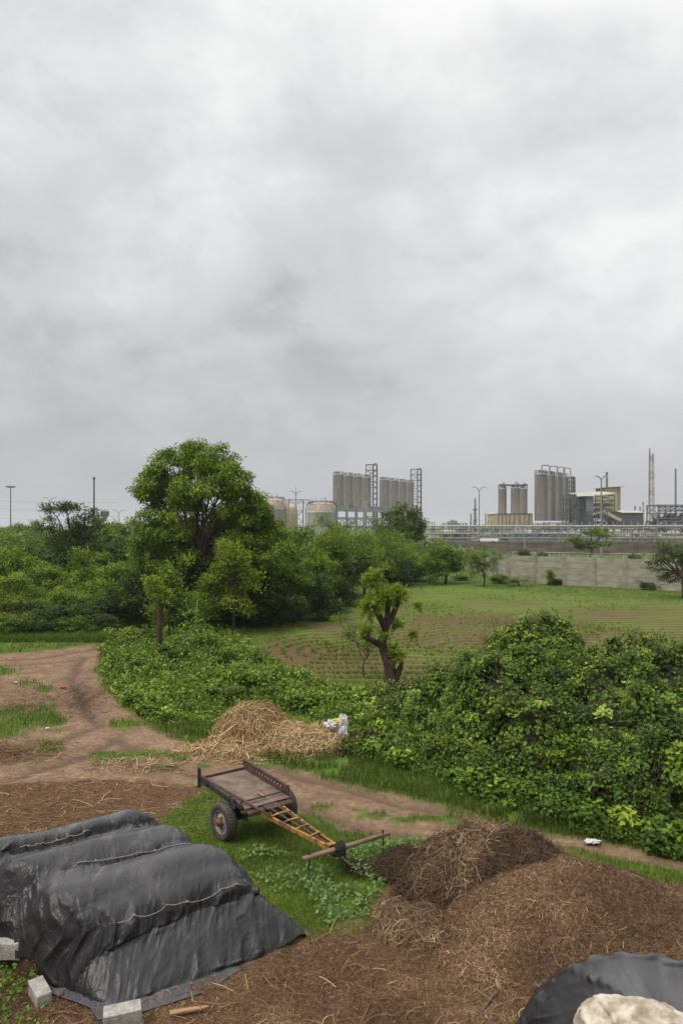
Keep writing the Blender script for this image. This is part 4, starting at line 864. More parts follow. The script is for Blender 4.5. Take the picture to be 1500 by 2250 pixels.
for te, s0, s1, gi in ((TE[2], .75, 2.80, 3), (TE[3], .95, 2.75, 4), (TE[1], .15, 1.1, 2)):
    pts = []
    for s in np.linspace(s0, s1, 26):
        q = frm(s, te+(.07*(s-1.4) if gi == 3 else 0), 0); pts.append((q[0], q[1], surf_z(q[0], q[1])+.012))
    pts = np.array(pts); z = pts[:, 2].copy()
    for _ in range(4): z[1:-1] = (z[:-2]+z[2:]+z[1:-1])/3
    pts[:, 2] = np.maximum(z, pts[:, 2]); g = Geo(); g.tube(pts-off-np.array((0, 0, .004)), .0055, 6); 
    for f in (.12, .55, .93): g.lathe([(0, -.02), (.018, -.008), (.02, .006), (0, .02)], pts[int(f*25)]-off, 8)
    g.build('rope', ROPE, troot, smooth=True)
# sand spilt on the top
# second tarpaulin at lower right
T2 = np.array((3.30, 8.15))
def heap2(x, y):
    dx, dy = (x-T2[0])/1.45, (y-T2[1])/1.15; r2 = np.abs(dx)**2.7+np.abs(dy)**2.5
    h = .90*np.maximum(0, 1-r2)**.5*(1+.14*(1-np.abs(dx+.15)))+.10*fbm(x*1.8, y*1.8, 0, 17, 2)*(r2 < 1)
    cr_ = .13*np.exp(-np.abs(dx*.25+dy-.22)/.10)+.09*np.exp(-np.abs(dx+.35*dy+.45)/.09)+.07*np.exp(-np.abs(dx*.8-dy*.6-.3)/.08)
    return np.maximum(h+cr_*np.maximum(0, 1-r2)**.4, .012)
p2 = drape(heap2, 76, 70, .045, T2[0]+.12, T2[1]+.0, 1.35, steps=110, seed=9, fric=.3, shrink=.94, shrv=.94)
p2r = refine(refine(p2)); r2 = empty('covered_heap', (T2[0], T2[1], 0), 'smaller heap under a grey-black tarpaulin at the lower right corner', 'covered heap'); off2 = np.array((T2[0], T2[1], 0))
q2_ = creases(p2r, p2r[..., 0]*.8+p2r[..., 1]*.55, p2r[..., 1], .05, gain=.8); rr2 = np.hypot((q2_[..., 0]-T2[0])/1.45, (q2_[..., 1]-T2[1])/1.15)
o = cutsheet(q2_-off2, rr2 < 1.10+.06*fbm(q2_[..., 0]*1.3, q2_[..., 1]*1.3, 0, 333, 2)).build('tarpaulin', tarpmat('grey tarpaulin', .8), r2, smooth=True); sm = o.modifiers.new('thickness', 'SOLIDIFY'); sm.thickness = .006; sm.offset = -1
g = Geo(); xs = np.arange(T2[0]-1.35, T2[0]+1.35, .07); ys = np.arange(T2[1]-1, T2[1]+1, .07); X, Y_ = np.meshgrid(xs, ys, indexing='ij'); Hs = heap2(X, Y_)-.05
i = np.arange(len(xs)-1)[:, None]*len(ys); j = np.arange(len(ys)-1)[None]; g.add(np.stack([X, Y_, Hs], -1).reshape(-1, 3)-off2, f4=np.stack([i+j, i+len(ys)+j, i+len(ys)+j+1, i+j+1], -1).reshape(-1, 4), tint=.25); g.build('heap', HAY, r2)
# lump of broken concrete lying on it
def rock(c, r, seed, k=40, amp=.16, fl=.6):
    th = np.linspace(0.001, math.pi-.001, k)[:, None]; ph = np.linspace(0, 2*math.pi, 2*k, endpoint=False)[None]
    d = np.stack([np.sin(th)*np.cos(ph), np.sin(th)*np.sin(ph), np.cos(th)+0*ph], -1); sg = np.sign(d)*np.abs(d)**.75
    n_ = 1+amp*fbm(d[..., 0]*1.5, d[..., 1]*1.5, d[..., 2]*1.5, seed, 3)+.09*fbm(d[..., 0]*7, d[..., 1]*7, d[..., 2]*7, seed, 4)
    q = sg*n_[..., None]*np.array(r)+np.array(c); i = np.arange(k-1)[:, None]*2*k; j = np.arange(2*k)[None]; j2 = (j+1) % (2*k)
    g = Geo(); return g.add(q.reshape(-1, 3), f4=np.stack([i+j, i+2*k+j, i+2*k+j2, i+j2], -1).reshape(-1, 4))
LUMP = mat('broken concrete', (.56, .50, .40), (.30, .24, .17), 5, .95, 1.0, 28, lo=.38, hi=.58)
BC = P(1408, 2275, 7.35)
rock((0, 0, 0), (.52, .34, .24), 5, 60, .45).build('concrete_lump', LUMP, smooth=True, label='rough pale lump of broken concrete weighing down the grey tarpaulin', cat='concrete lump').location = tuple(BC)

# ------------------------------------------------------------------ blocks, plank, litter
BLK = mat('concrete block', (.44, .41, .365), (.25, .23, .20), 9, .95, 1.0, 50)
def block(c, rz, tilt, L_, W_, H_, label, seed):
    g = Geo(); r_ = np.random.default_rng(seed); nx, ny, nz_ = 14, 8, 8; P_ = []
    b_ = Geo()
    for ax in range(3):
        for sgn in (-1, 1):
            u, v_ = np.meshgrid(np.linspace(-1, 1, 15), np.linspace(-1, 1, 11), indexing='ij'); w_ = np.full_like(u, sgn); q = [None]*3
            q[ax] = w_; q[(ax+1) % 3] = u*sgn; q[(ax+2) % 3] = v_; q = np.stack(q, -1)
            ed = np.sort(np.abs(q), -1)[..., 1]; q = q*(1-.035*sstep(.85, 1, ed))[..., None]+.012*fbm(q[..., 0]*3+seed, q[..., 1]*3, q[..., 2]*3, seed, 3)[..., None]*q
            q = q*np.array((L_, W_, H_))/2; i = np.arange(14)[:, None]*11; j = np.arange(10)[None]
            b_.add(q.reshape(-1, 3), f4=np.stack([i+j, i+11+j, i+12+j, i+j+1], -1).reshape(-1, 4))
    o = b_.build('concrete_block', BLK, smooth=False, label=label, cat='concrete block'); o.location = tuple(c); o.rotation_euler = (tilt[0], tilt[1], rz); return o
block(P(270, 2222, 9.05)+np.array((0, 0, 0)), .28, (.10, -.06), .42, .20, .20, 'pale concrete block lying in front of the black tarpaulin edge', 1).location.z = .13
block(P(88, 2200, 9.55), -.9, (.05, .12), .36, .18, .18, 'concrete block half covered by the left corner of the black tarpaulin', 2).location.z = .10
block(P(20, 2110, 10.2), -.2, (.08, -.1), .42, .22, .22, 'mossy concrete block under the tarpaulin hem at the left edge', 3).location.z = .30
WOODM = mat('raw wood', (.42, .25, .13), (.27, .15, .075), 6, .8, .4, 30, stretch=(1, 6, 6))
g = Geo(); g.hexa([(-.2,-.03,0),(.16,-.025,0),(.16,.028,0),(-.2,.035,0),(-.2,-.03,.02),(.13,-.02,.02),(.13,.02,.02),(-.2,.035,.02)]); g.hexa([(.16,-.025,0),(.24,-.004,0),(.24,.012,0),(.16,.028,0),(.16,-.02,.019),(.24,-.003,.012),(.24,.01,.012),(.16,.022,.019)])
o = g.build('wood_offcut', WOODM, label='pointed orange-brown wood offcut lying on the chaff at the bottom', cat='wood offcut'); o.location = tuple(G(412, 2232)+np.array((0, 0, .06))); o.rotation_euler = (.15, -.05, .22)
g = Geo(); g.tube(np.array([G(424, 2205)+(0,0,.02), G(420, 2175, .12), G(421, 2160, .22)]), .009, 6); g.build('stick', mat('dry stick', (.33, .24, .15), (.2, .14, .09), 20), label='short dry stick standing at the hem of the black tarpaulin', cat='stick')
def crumple(c, r, seed, flat=.5, k=14):
    th = np.linspace(.05, math.pi-.05, k)[:, None]; ph = np.linspace(0, 2*math.pi, 2*k, endpoint=False)[None]
    d = np.stack([np.sin(th)*np.cos(ph), np.sin(th)*np.sin(ph), np.cos(th)+0*ph], -1); n_ = 1+.7*fbm(d[..., 0]*3, d[..., 1]*3, d[..., 2]*3, seed, 3)
    q = d*n_[..., None]*np.array(r); i = np.arange(k-1)[:, None]*2*k; j = np.arange(2*k)[None]; j2 = (j+1) % (2*k); g = Geo()
    return g.add(q.reshape(-1, 3), f4=np.stack([i+j, i+2*k+j, i+2*k+j2, i+j2], -1).reshape(-1, 4))
WHITE = mat('white plastic', (.66, .64, .61), (.42, .40, .38), 12, .5, .4, 30); REDM = mat('red cloth', (.45, .015, .02), (.28, .01, .012), 12, .8); YELM = mat('yellow plastic', (.70, .55, .06), (.5, .38, .05), 9, .5)
def litter(nm, c, r, m_, lb, ct, sd): o = crumple((0, 0, 0), r, sd).build(nm, m_, label=lb, cat=ct); o.location = tuple(c); return o
litter('red_rag', G(140, 1512)+(0, 0, .02), (.11, .05, .03), REDM, 'small red rag lying on the dirt track', 'rag', 1)
litter('plastic_wrapper', G(1300, 1852)+(0, 0, .03), (.14, .08, .03), WHITE, 'crumpled clear white plastic wrapper at the right end of the track', 'wrapper', 2)
litter('paper_scrap', G(35, 1500)+(0, 0, .02), (.07, .05, .02), WHITE, 'white scrap on the dark soil at the left edge', 'scrap', 4)
litter('paper_scrap', G(105, 1601)+(0, 0, .02), (.06, .04, .02), WHITE, 'white scrap beside the bright grass patch on the left', 'scrap', 6)

# ------------------------------------------------------------------ piles
def pilef(bumps, seed, rough=.10):
    def f(x, y):
        h = np.zeros(np.broadcast(x, y).shape)
        for (cx, cy, rx, ry, hh, rot, pw) in bumps:
            c, s = math.cos(rot), math.sin(rot); dx, dy = x-cx, y-cy; u, v_ = (c*dx+s*dy)/rx, (-s*dx+c*dy)/ry
            h = np.maximum(h, hh*np.maximum(0, 1-(u*u+v_*v_))**pw)
        return h*(1+rough*fbm(x*3, y*3, 0, seed, 3))+rough*.35*h*fbm(x*.9, y*.9, 0, seed+4, 2)
    return f
def straw_on(f, x, y, rng, l0, l1, wd, tint, layers, slopebias=0., flatn=.25, curl=.35, up_=.12, g=None, lift=.1, dirv=None):
    h = f(x, y); k = h > .015; x, y, h = x[k], y[k], h[k]; e = .05
    gx = (f(x+e, y)-f(x-e, y))/(2*e); gy = (f(x, y+e)-f(x, y-e))/(2*e); n_ = nz(np.stack([-gx, -gy, np.ones_like(gx)], -1)); n = len(x)
    d = rng.normal(0, 1, (n, 3)); dn = np.stack([-gx, -gy, -(gx*gx+gy*gy)], -1); dn = dn/np.maximum(np.linalg.norm(dn, axis=1, keepdims=True), .25)
    d = d-n_*(d*n_).sum(-1, keepdims=True); d = nz(d)+slopebias*dn*np.sign(rng.normal(0, 1, n))[:, None]
    if dirv is not None: d = d+np.array(dirv)*np.sign(rng.normal(0, 1, n))[:, None]
    d = nz(d)+n_*rng.normal(0, up_, n)[:, None]
    p = np.stack([x, y, h], -1)+n_*rng.uniform(-layers*.3, layers, n)[:, None]
    tn = np.clip(rng.normal(tint[0], tint[1], n)+.25*fbm(x*1.6, y*1.6, 0, 66, 3)+.18*fbm(x*.6, y*.6, 0, 67, 2), 0, 1)
    return strands(p, d, n_, rng.uniform(l0, l1, n), wd*rng.uniform(.6, 1.3, n), tn, rng, curl=curl, g=g, lift=lift)
def rnd_in(n, b, rng): return rng.uniform(b[0], b[1], n), rng.uniform(b[2], b[3], n)
# yellow straw pile beside the track
sy = pilef([(-2.30, 20.9, 1.15, .85, .96, 0, .9), (-1.35, 20.6, 1.05, .7, .60, -.2, .9), (-.55, 20.4, .85, .6, .52, 0, .8), (-2.7, 20.3, 1.2, .7, .20, 0, .8), (-3.0, 20.3, .6, .5, .3, 0, .8)], 201, .26)
g = sheet(sy, -4.8, .6, 19, 22.2, .08, .01, .05, tint=.3); x, y = rnd_in(15000, (-4.8, .6, 19.2, 22.2), rng)
straw_on(sy, x, y, rng, .18, .7, .014, (.58, .27), .06, .5, up_=.24, g=g, lift=.35, curl=.45)
x = rng.normal(-2.5, .9, 900); y = rng.normal(20.1, .40, 900); z = ground_z(x, y)[0]+.015
strands(np.stack([x, y, z+.01], -1), rng.normal(0, 1, (900, 3))*np.array((1, 1, .05)), np.array((0, 0, 1.)), rng.uniform(.15, .5, 900), np.full(900, .012), np.clip(rng.normal(.6, .2, 900), 0, 1), rng, g=g)
g.tube(np.array([G(452, 1650)+(0, 0, .03), P(490, 1612, 20.15), P(522, 1588, 20.35)]), .016, 6, tint=.9)
g.build('straw_pile', STRAW, label='heap of golden straw beside the dirt track', cat='straw pile')
SK = np.array((-.05, 20.5, .72))
crumple(SK, (.14, .1, .3), 11).build('plastic_sack', WHITE, label='torn white plastic sack on the right end of the straw heap', cat='sack').location = tuple(P(752, 1600, 20.3))
crumple(SK, (.16, .1, .10), 12).build('plastic_sack', WHITE, label='white plastic scrap half buried in the straw, left of the yellow one', cat='sack').location = tuple(P(727, 1592, 20.25))
crumple(SK, (.12, .07, .05), 13).build('plastic_bag', YELM, label='small yellow plastic bag on the white sack by the straw heap', cat='bag').location = tuple(P(741, 1583, 20.3))
dk = pilef([(.65, 20.5, .75, .4, .36, 0, .7), (.05, 20.2, .5, .35, .30, 0, .7)], 205, .3)
g = sheet(dk, -.6, 1.6, 19.2, 20.8, .07, .01, .04, tint=.1); x, y = rnd_in(4000, (-.6, 1.6, 19.2, 20.8), rng); straw_on(dk, x, y, rng, .15, .4, .012, (.22, .14), .04, .3, up_=.2, g=g)
g.build('brushwood_pile', HAY, label='dark dead brushwood under the creepers right of the straw heap', cat='brushwood')
# dark hay heap
hd = pilef([(2.35, 12.5, 1.28, .95, .86, 0, .52), (1.75, 12.1, .95, .75, .68, .3, .6), (1.55, 11.75, .75, .5, .42, .2, .7), (2.1, 12.0, .9, .6, .74, .1, .5), (1.95, 11.85, .7, .5, .60, .1, .45)], 210, .12)
g = sheet(hd, .6, 3.8, 11.0, 13.7, .05, .01, .05, tint=.12); x, y = rnd_in(20000, (.6, 3.8, 11.0, 13.7), rng)
straw_on(hd, x, y, rng, .15, .6, .0085, (.30, .20), .08, .55, up_=.24, g=g, lift=.5, curl=.6)
x, y = rnd_in(9000, (1.1, 2.6, 11.4, 12.7), rng); k_ = (x < 2.15+.35*fbm(x*1.8, y*1.8, 0, 44, 2)+.6*(y-11.9)) & (hd(x, y) > .36); x, y = x[k_], y[k_]; straw_on(hd, x, y, rng, .2, .6, .0082, (.72, .2), .08, .9, up_=.15, g=g, lift=.45, curl=.6, dirv=(-.5, -.25, -.3))
g.build('hay_heap', HAY, label='tall tangled dark brown hay heap with a paler shock hanging down its front', cat='hay heap')
hl = pilef([(1.02, 11.15, .55, .45, .34, 0, .7), (1.25, 10.95, .35, .35, .2, 0, .7), (.8, 11.5, .3, .4, .22, 0, .7)], 214, .2)
g = sheet(hl, .2, 1.9, 10.4, 12.1, .05, .01, .03, tint=.3); x, y = rnd_in(6500, (.2, 1.9, 10.4, 12.1), rng); straw_on(hl, x, y, rng, .14, .42, .0075, (.62, .2), .05, .5, up_=.2, g=g, lift=.35, curl=.5)
g.build('hay_heap', HAY, label='small pale tousled hay tuft in front of the dark heap', cat='hay heap')
hm = pilef([(1.05, 13.0, .55, .45, .38, 0, .6), (.35, 13.1, .3, .25, .14, 0, .7)], 216, .2)
g = sheet(hm, 0, 1.7, 12.4, 13.6, .05, .01, .03, tint=.1); x, y = rnd_in(4500, (0, 1.7, 12.4, 13.6), rng); straw_on(hm, x, y, rng, .12, .35, .0075, (.28, .18), .05, .3, up_=.22, g=g, lift=.35, curl=.5)
g.build('hay_heap', HAY, label='low dark hay tuft between the yoke and the tall dark heap', cat='hay heap')
# compost heap
cp = pilef([(3.25, 11.3, 2.2, 1.75, .80, -.12, .95), (5.0, 10.8, 2.3, 1.7, .52, 0, .9), (2.6, 10.75, 1.5, 1.0, .33, .1, 1.0), (4.2, 10.2, 2.2, 1.1, .38, 0, 1.0)], 220, .13)
g = sheet(cp, .8, 8.2, 8.8, 13.4, .05, .012, .012, tint=.32); x, y = rnd_in(150000, (.8, 7.2, 8.8, 13.2), rng)
straw_on(cp, x, y, rng, .02, .09, .0062, (.42, .22), .02, 0., up_=.3, g=g, lift=0, curl=.1)
x, y = rnd_in(1500, (.8, 7.2, 8.8, 13.2), rng); straw_on(cp, x, y, rng, .1, .25, .006, (.75, .15), .03, 0., up_=.2, g=g)
x, y = rnd_in(2600, (.8, 7.0, 8.9, 13.0), rng); h = cp(x, y); k = (h > .02) & (fbm(x*1.5, y*1.5, 0, 88, 2) > .02); x, y, h = x[k], y[k], h[k]; s_ = rng.uniform(.008, .035, len(x))**1.0
ocl = np.array([(1,0,0),(0,1,0),(-1,0,0),(0,-1,0),(0,0,.8),(0,0,-.8)], float); ofl = np.array([(0,1,4),(1,2,4),(2,3,4),(3,0,4),(1,0,5),(2,1,5),(3,2,5),(0,3,5)])
v = np.stack([x, y, h+.012], -1)[:, None]+ocl[None]*s_[:, None, None]*rng.uniform(.6, 1.4, (len(x), 6, 1)); g.add(v.reshape(-1, 3), f3=(np.arange(len(x))[:, None, None]*6+ofl[None]).reshape(-1, 3), tint=np.repeat(rng.uniform(.05, .4, len(x)), 6))
g.build('compost_heap', CHAFF, label='broad brown heap of chopped straw and dung on the right', cat='compost heap')
litter('paper_scrap', P(1075, 1952, 11.55), (.05, .03, .06), WHITE, 'small white and red wrapper on the slope between the two brown heaps', 'scrap', 8)
# strips of sacking near the grey tarp
g = Geo(); pts = np.array([G(1050, 2236)+(0,0,.03), G(1078, 2200)+(0,0,.05), G(1090, 2190)+(0,0,.07), G(1110, 2182)+(0,0,.05)]); sd_ = np.array((.03, .012, 0))
g.add(np.concatenate([pts-sd_, pts+sd_]), f4=[(q, q+1, q+5, q+4) for q in range(3)]); g.build('cloth_strip', mat('brown sacking', (.12, .08, .06), (.06, .04, .03), 20), label='twisted strip of brown sacking beside the grey tarpaulin', cat='cloth strip')
# chaff litter on the yard
x, y = screen_pts(rng, 130000, -60, 1560, 1995, 2330); z, d, c, f = ground_z(x, y); k = (c > rng.uniform(0, 1, len(x))) & (np.maximum(cp(x, y), stackH(x, y)) < .03) & (fbm(x*1.2, y*1.2, 0, 71) > -.45); x, y, z = x[k], y[k], z[k]
g = strands(np.stack([x, y, z+rng.uniform(0, .012, len(x))], -1), rng.normal(0, 1, (len(x), 3))*np.array((1, 1, .25)), np.array((0, 0, 1.)), rng.uniform(.02, .12, len(x)), rng.uniform(.004, .007, len(x)), np.clip(rng.normal(.45, .2, len(x))+.3*fbm(x*1.3, y*1.3, 0, 73), 0, 1), rng, seg=3)
x, y = screen_pts(rng, 380, 0, 1450, 2020, 2300); z = ground_z(x, y)[0]; k = np.maximum(cp(x, y), stackH(x, y)) < .05; x, y, z = x[k], y[k], z[k]
strands(np.stack([x, y, z+.03], -1), rng.normal(0, 1, (len(x), 3))*np.array((1, 1, .15)), np.array((0, 0, 1.)), rng.uniform(.12, .45, len(x)), np.full(len(x), .008), np.clip(rng.normal(.65, .2, len(x)), 0, 1), rng, g=g, lift=.2)
x, y = screen_pts(rng, 5000, -60, 1560, 2000, 2330); z, d, c, f = ground_z(x, y); k = (c > .6) & (np.maximum(cp(x, y), stackH(x, y)) < .03) & (fbm(x*1.7, y*1.7, 0, 79, 2) > 0); x, y, z = x[k], y[k], z[k]; s_ = rng.uniform(.006, .03, len(x))
v = np.stack([x, y, z+.008], -1)[:, None]+ocl[None]*s_[:, None, None]*rng.uniform(.6, 1.4, (len(x), 6, 1)); g.add(v.reshape(-1, 3), f3=(np.arange(len(x))[:, None, None]*6+ofl[None]).reshape(-1, 3), tint=np.repeat(rng.uniform(.05, .45, len(x)), 6))
g.build('chaff', CHAFF, label='loose chopped straw littering the brown foreground', kind='stuff')
x, y = screen_pts(rng, 30000, -100, 460, 1700, 1900); z, d, c, f = ground_z(x, y); k = (c > .5) & (stackH(x, y) < .03); x, y, z = x[k], y[k], z[k]
g = strands(np.stack([x, y, z+.006], -1), rng.normal(0, 1, (len(x), 3))*np.array((1, 1, .1)), np.array((0, 0, 1.)), rng.uniform(.03, .12, len(x)), rng.uniform(.005, .009, len(x)), np.clip(rng.normal(.35, .2, len(x)), 0, 1), rng, seg=3)
x, y = screen_pts(rng, 260, -60, 470, 1650, 1840); z, d, c, f = ground_z(x, y)
strands(np.stack([x, y, z+.015], -1), rng.normal(0, 1, (len(x), 3))*np.array((1, .7, .03)), np.array((0, 0, 1.)), rng.uniform(.1, .8, len(x))**1.8+.08, np.full(len(x), .012), np.clip(rng.normal(.85, .12, len(x)), 0, 1), rng, g=g)
for (ax, ay, sx_, sy_, n_, tn_) in ((30, 1650, 60, 12, 1600, .5), (300, 1680, 50, 8, 700, .75), (50, 1540, 70, 22, 1300, .3), (185, 1530, 30, 20, 900, .2), (430, 1652, 40, 10, 260, .9), (490, 1662, 35, 6, 200, .9)):
    px = rng.normal(ax, sx_, n_); py = rng.normal(ay, sy_, n_); Y = CAMH*FPX/(np.maximum(py, 1440)-HOR); x = (px-750)/FPX*Y; z = ground_z(x, Y)[0]
    strands(np.stack([x, Y, z+rng.uniform(0, .07, n_)], -1), rng.normal(0, 1, (n_, 3))*np.array((1, .8, .15)), np.array((0, 0, 1.)), rng.uniform(.08, .45, n_), np.full(n_, .011), np.clip(rng.normal(tn_, .2, n_), 0, 1), rng, g=g)
g.build('straw_litter', CHAFF, label='scattered dry straw stalks over the yard and the track', kind='stuff')
# pebbles and clods on the track
x, y = screen_pts(rng, 5000, -100, 1600, 1430, 1900); z, d, c, f = ground_z(x, y); k = d > .6; x, y, z = x[k], y[k], z[k]; s_ = rng.uniform(.006, .03, len(x))*(y/18)
oc = np.array([(1,0,0),(0,1,0),(-1,0,0),(0,-1,0),(0,0,.7),(0,0,-.7)], float); of = np.array([(0,1,4),(1,2,4),(2,3,4),(3,0,4),(1,0,5),(2,1,5),(3,2,5),(0,3,5)])
v = np.stack([x, y, z], -1)[:, None]+oc[None]*s_[:, None, None]*rng.uniform(.6, 1.3, (len(x), 6, 1)); g = Geo(); g.add(v.reshape(-1, 3), f3=(np.arange(len(x))[:, None, None]*6+of[None]).reshape(-1, 3))
g.build('clods', mat('clods', (.26, .18, .12), (.13, .085, .055), .9), label='small clods and stones on the dirt track', kind='stuff')
print('piles', time.time()-T0)

# ------------------------------------------------------------------ bullock cart
RUST = mat('worn maroon paint', (.115, .058, .045), (.045, .028, .022), 9, .75, .5, 30); BROWNM = mat('rusty bed sheet', (.20, .145, .105), (.09, .062, .045), 4, .65, .4, 30)
YEL = mat('worn yellow paint', (.46, .225, .035), (.13, .075, .04), 8, .7, .5, 30, lo=.40, hi=.58); TYRE = mat('dusty tyre rubber', (.085, .068, .055), (.035, .030, .027), 5, .9, .5, 25)
RIM = mat('worn steel rim', (.32, .31, .29), (.14, .11, .09), 8, .6, .2); HUB = mat('rusty hub', (.24, .10, .04), (.09, .045, .03), 14, .8, .4); IRON = mat('dark iron', (.05, .042, .04), (.022, .02, .02), 12, .7)
YOKE = mat('weathered yoke wood', (.30, .19, .14), (.13, .07, .05), 5, .75, .5, 18, stretch=(.3, 4, 4)); BROPE = mat('black rope', (.028, .024, .022), (.012, .01, .01), 30, .9)
AX = np.array((-1.62, 14.86, 0)); th_ = math.atan2(-.64, -.768)   # local +y points to the yoke
cart = empty('bullock_cart', AX, 'small two wheeled bullock cart with maroon bed and yellow drawbar parked on the grass', 'cart', rz=th_)
def bz(y): return .745-.105*y       # bed slopes down towards the yoke
def wheel(sx):
    g = Geo(); a = np.linspace(0, 2*math.pi, 1)
    prof = [(.215, -.07), (.235, -.088), (.29, -.098), (.325, -.088), (.340, -.062), (.343, 0), (.340, .062), (.325, .088), (.29, .098), (.235, .088), (.215, .07), (.21, 0), (.215, -.07)]
    g.lathe(prof, (sx, 0, .34), 40, axis='x')
    for k in range(36):   # tread ribs
        an = k*math.pi/18; d = np.array((0, math.cos(an), math.sin(an))); c = np.array((sx, 0, .34))
        for q in (-.045, .012): g.beam(c+d*.343+(q, 0, 0), c+d*.343+(q+.032, 0, 0), .018, .012, upv=tuple(d))
    o = g.build('wheel', TYRE, cart, smooth=True); s = 1 if sx > 0 else -1
    r = Geo(); r.lathe([(.216, .072*s), (.20, .075*s), (.195, .045*s), (.16, .03*s), (.13, .052*s), (.06, .056*s), (.0, .056*s)], (sx, 0, .34), 32, axis='x')
    r.lathe([(.216, -.072*s), (.20, -.075*s), (.195, -.04*s), (.0, -.03*s)], (sx, 0, .34), 32, axis='x'); r.build('rim', RIM, o, smooth=True)
    h = Geo(); h.lathe([(.075, .056*s), (.075, .10*s), (.05, .115*s), (.048, .16*s), (.0, .165*s)], (sx, 0, .34), 20, axis='x')
    for k in range(5): an = k*2*math.pi/5; h.lathe([(.014, .054*s), (.014, .08*s), (0, .082*s)], (sx, .10*math.cos(an), .34+.10*math.sin(an)), 6, axis='x')
    h.build('hub', HUB, o)
wheel(.67); wheel(-.67)
g = Geo(); g.beam((-.66, 0, .34), (.66, 0, .34), .07, .07); g.beam((-.40, 0, .34), (-.40, 0, bz(0)-.05), .07, .14); g.beam((.40, 0, .34), (.40, 0, bz(0)-.05), .07, .14)
for sx in (-.40, .40):
    for k in range(4): g.beam((sx, -.36+.09*k, .40+.028*k), (sx, .36-.09*k, .40+.028*k), .055, .022)
g.build('axle', IRON, cart)
BX0, BX1, BY0, BY1 = -.42, .54, -.98, .54
g = Geo(); g.hexa([(BX0,BY0,bz(BY0)-.015),(BX1,BY0,bz(BY0)-.015),(BX1,BY1,bz(BY1)-.015),(BX0,BY1,bz(BY1)-.015),(BX0,BY0,bz(BY0)),(BX1,BY0,bz(BY0)),(BX1,BY1,bz(BY1)),(BX0,BY1,bz(BY1))])
g.build('bed', BROWNM, cart)
g = Geo()
for x_ in (BX0+.03, BX1-.03, .06): g.beam((x_, BY0, bz(BY0)-.06), (x_, BY1, bz(BY1)-.06), .055, .085)
for y_ in (BY0+.03, -.45, .1, BY1-.03): g.beam((BX0, y_, bz(y_)-.075), (BX1, y_, bz(y_)-.075), .05, .06)
g.build('bed_frame', RUST, cart)
g = Geo(); g.beam((BX0+.01, BY0+.005, bz(BY0)+.02), (BX1-.01, BY0+.005, bz(BY0)+.02), .025, .05); g.build('rear_lip', RUST, cart)
g = Geo(); yb = BY1+.10; g.hexa([(BX0,BY1,bz(BY1)-.06),(BX1,BY1,bz(BY1)-.06),(BX1,yb,bz(yb)-.085),(BX0,yb,bz(yb)-.085),(BX0,BY1,bz(BY1)-.035),(BX1,BY1,bz(BY1)-.035),(BX1,yb,bz(yb)-.06),(BX0,yb,bz(yb)-.06)])
g.beam((BX0, yb, bz(yb)-.08), (BX1, yb, bz(yb)-.08), .02, .06); g.build('front_board', RUST, cart)
g = Geo(); g.tube([(BX0, BY1-.16, bz(BY1)+.07), (BX1, BY1-.16, bz(BY1)+.07)], .014, 8); g.tube([(BX1, BY1-.16, bz(BY1)+.09), (BX1, BY1-.16, bz(BY1)-.05)], .016, 6); g.build('front_bar', IRON, cart)
# far side board with its row of cut-outs
def sideboard(x_, full):
    g = Geo(); zb = lambda y_, dz: bz(y_)+dz; ya, yb_ = BY0-.03, BY1-.05
    g.beam((x_, ya, zb(ya, .175)), (x_, yb_, zb(yb_, .175)), .045, .035); g.beam((x_, ya, zb(ya, .045)), (x_, yb_, zb(yb_, .045)), .028, .075)
    n = 15
    for k in range(n+1):
        y_ = ya+(yb_-ya)*k/n; wd_ = .055 if (k < 4 or k > n-2) else .030; g.beam((x_, y_, zb(y_, .075)), (x_, y_, zb(y_, .165)), .020, wd_, upv=(0, 1, 0))
    g.beam((x_, ya, zb(ya, .105)), (x_, ya+.42, zb(ya+.42, .105)), .022, .12); g.beam((x_, ya+.4, zb(ya+.4, .142)), (x_, yb_, zb(yb_, .142)), .018, .035)
    g.build('side_board', RUST, cart)
sideboard(BX0+.0, True)
g = Geo(); xr = BX1+.02   # near side: low rail, pole and iron brackets
g.tube([(xr, BY0-.08, bz(BY0)+.05), (xr-.02, -.2, bz(-.2)+.075), (xr-.10, .45, bz(.45)+.06), (xr-.25, 1.02, bz(1.02)-.02)], [.025, .026, .024, .018], 8); g.build('side_pole', RUST, cart, smooth=True)
g = Geo(); g.beam((xr, BY0-.05, bz(BY0)-.02), (xr, BY1-.1, bz(BY1)+.0), .03, .07); g.beam((xr+.02, BY0-.05, bz(BY0)+.17), (xr+.03, BY0-.03, bz(BY0)-.16), .035, .06); g.lathe([(0, -.03), (.028, -.02), (.028, .02), (0, .03)], (xr+.02, BY0-.06, bz(BY0)+.18), 8)
g.beam((xr+.02, BY0+.0, bz(BY0)-.10), (xr+.03, BY0+.28, bz(BY0)-.02), .03, .05); g.beam((xr+.03, .1, bz(.1)+.08), (xr+.05, .26, bz(.26)-.10), .05, .05); g.beam((xr+.03, .26, bz(.26)+.07), (xr+.05, .06, bz(.06)-.10), .04, .04)
g.tube([(xr+.03, .05, bz(.05)-.02), (xr+.07, .16, bz(.1)+.06), (xr+.03, .28, bz(.3)-.03)], .014, 6); g.build('side_rail', IRON, cart)
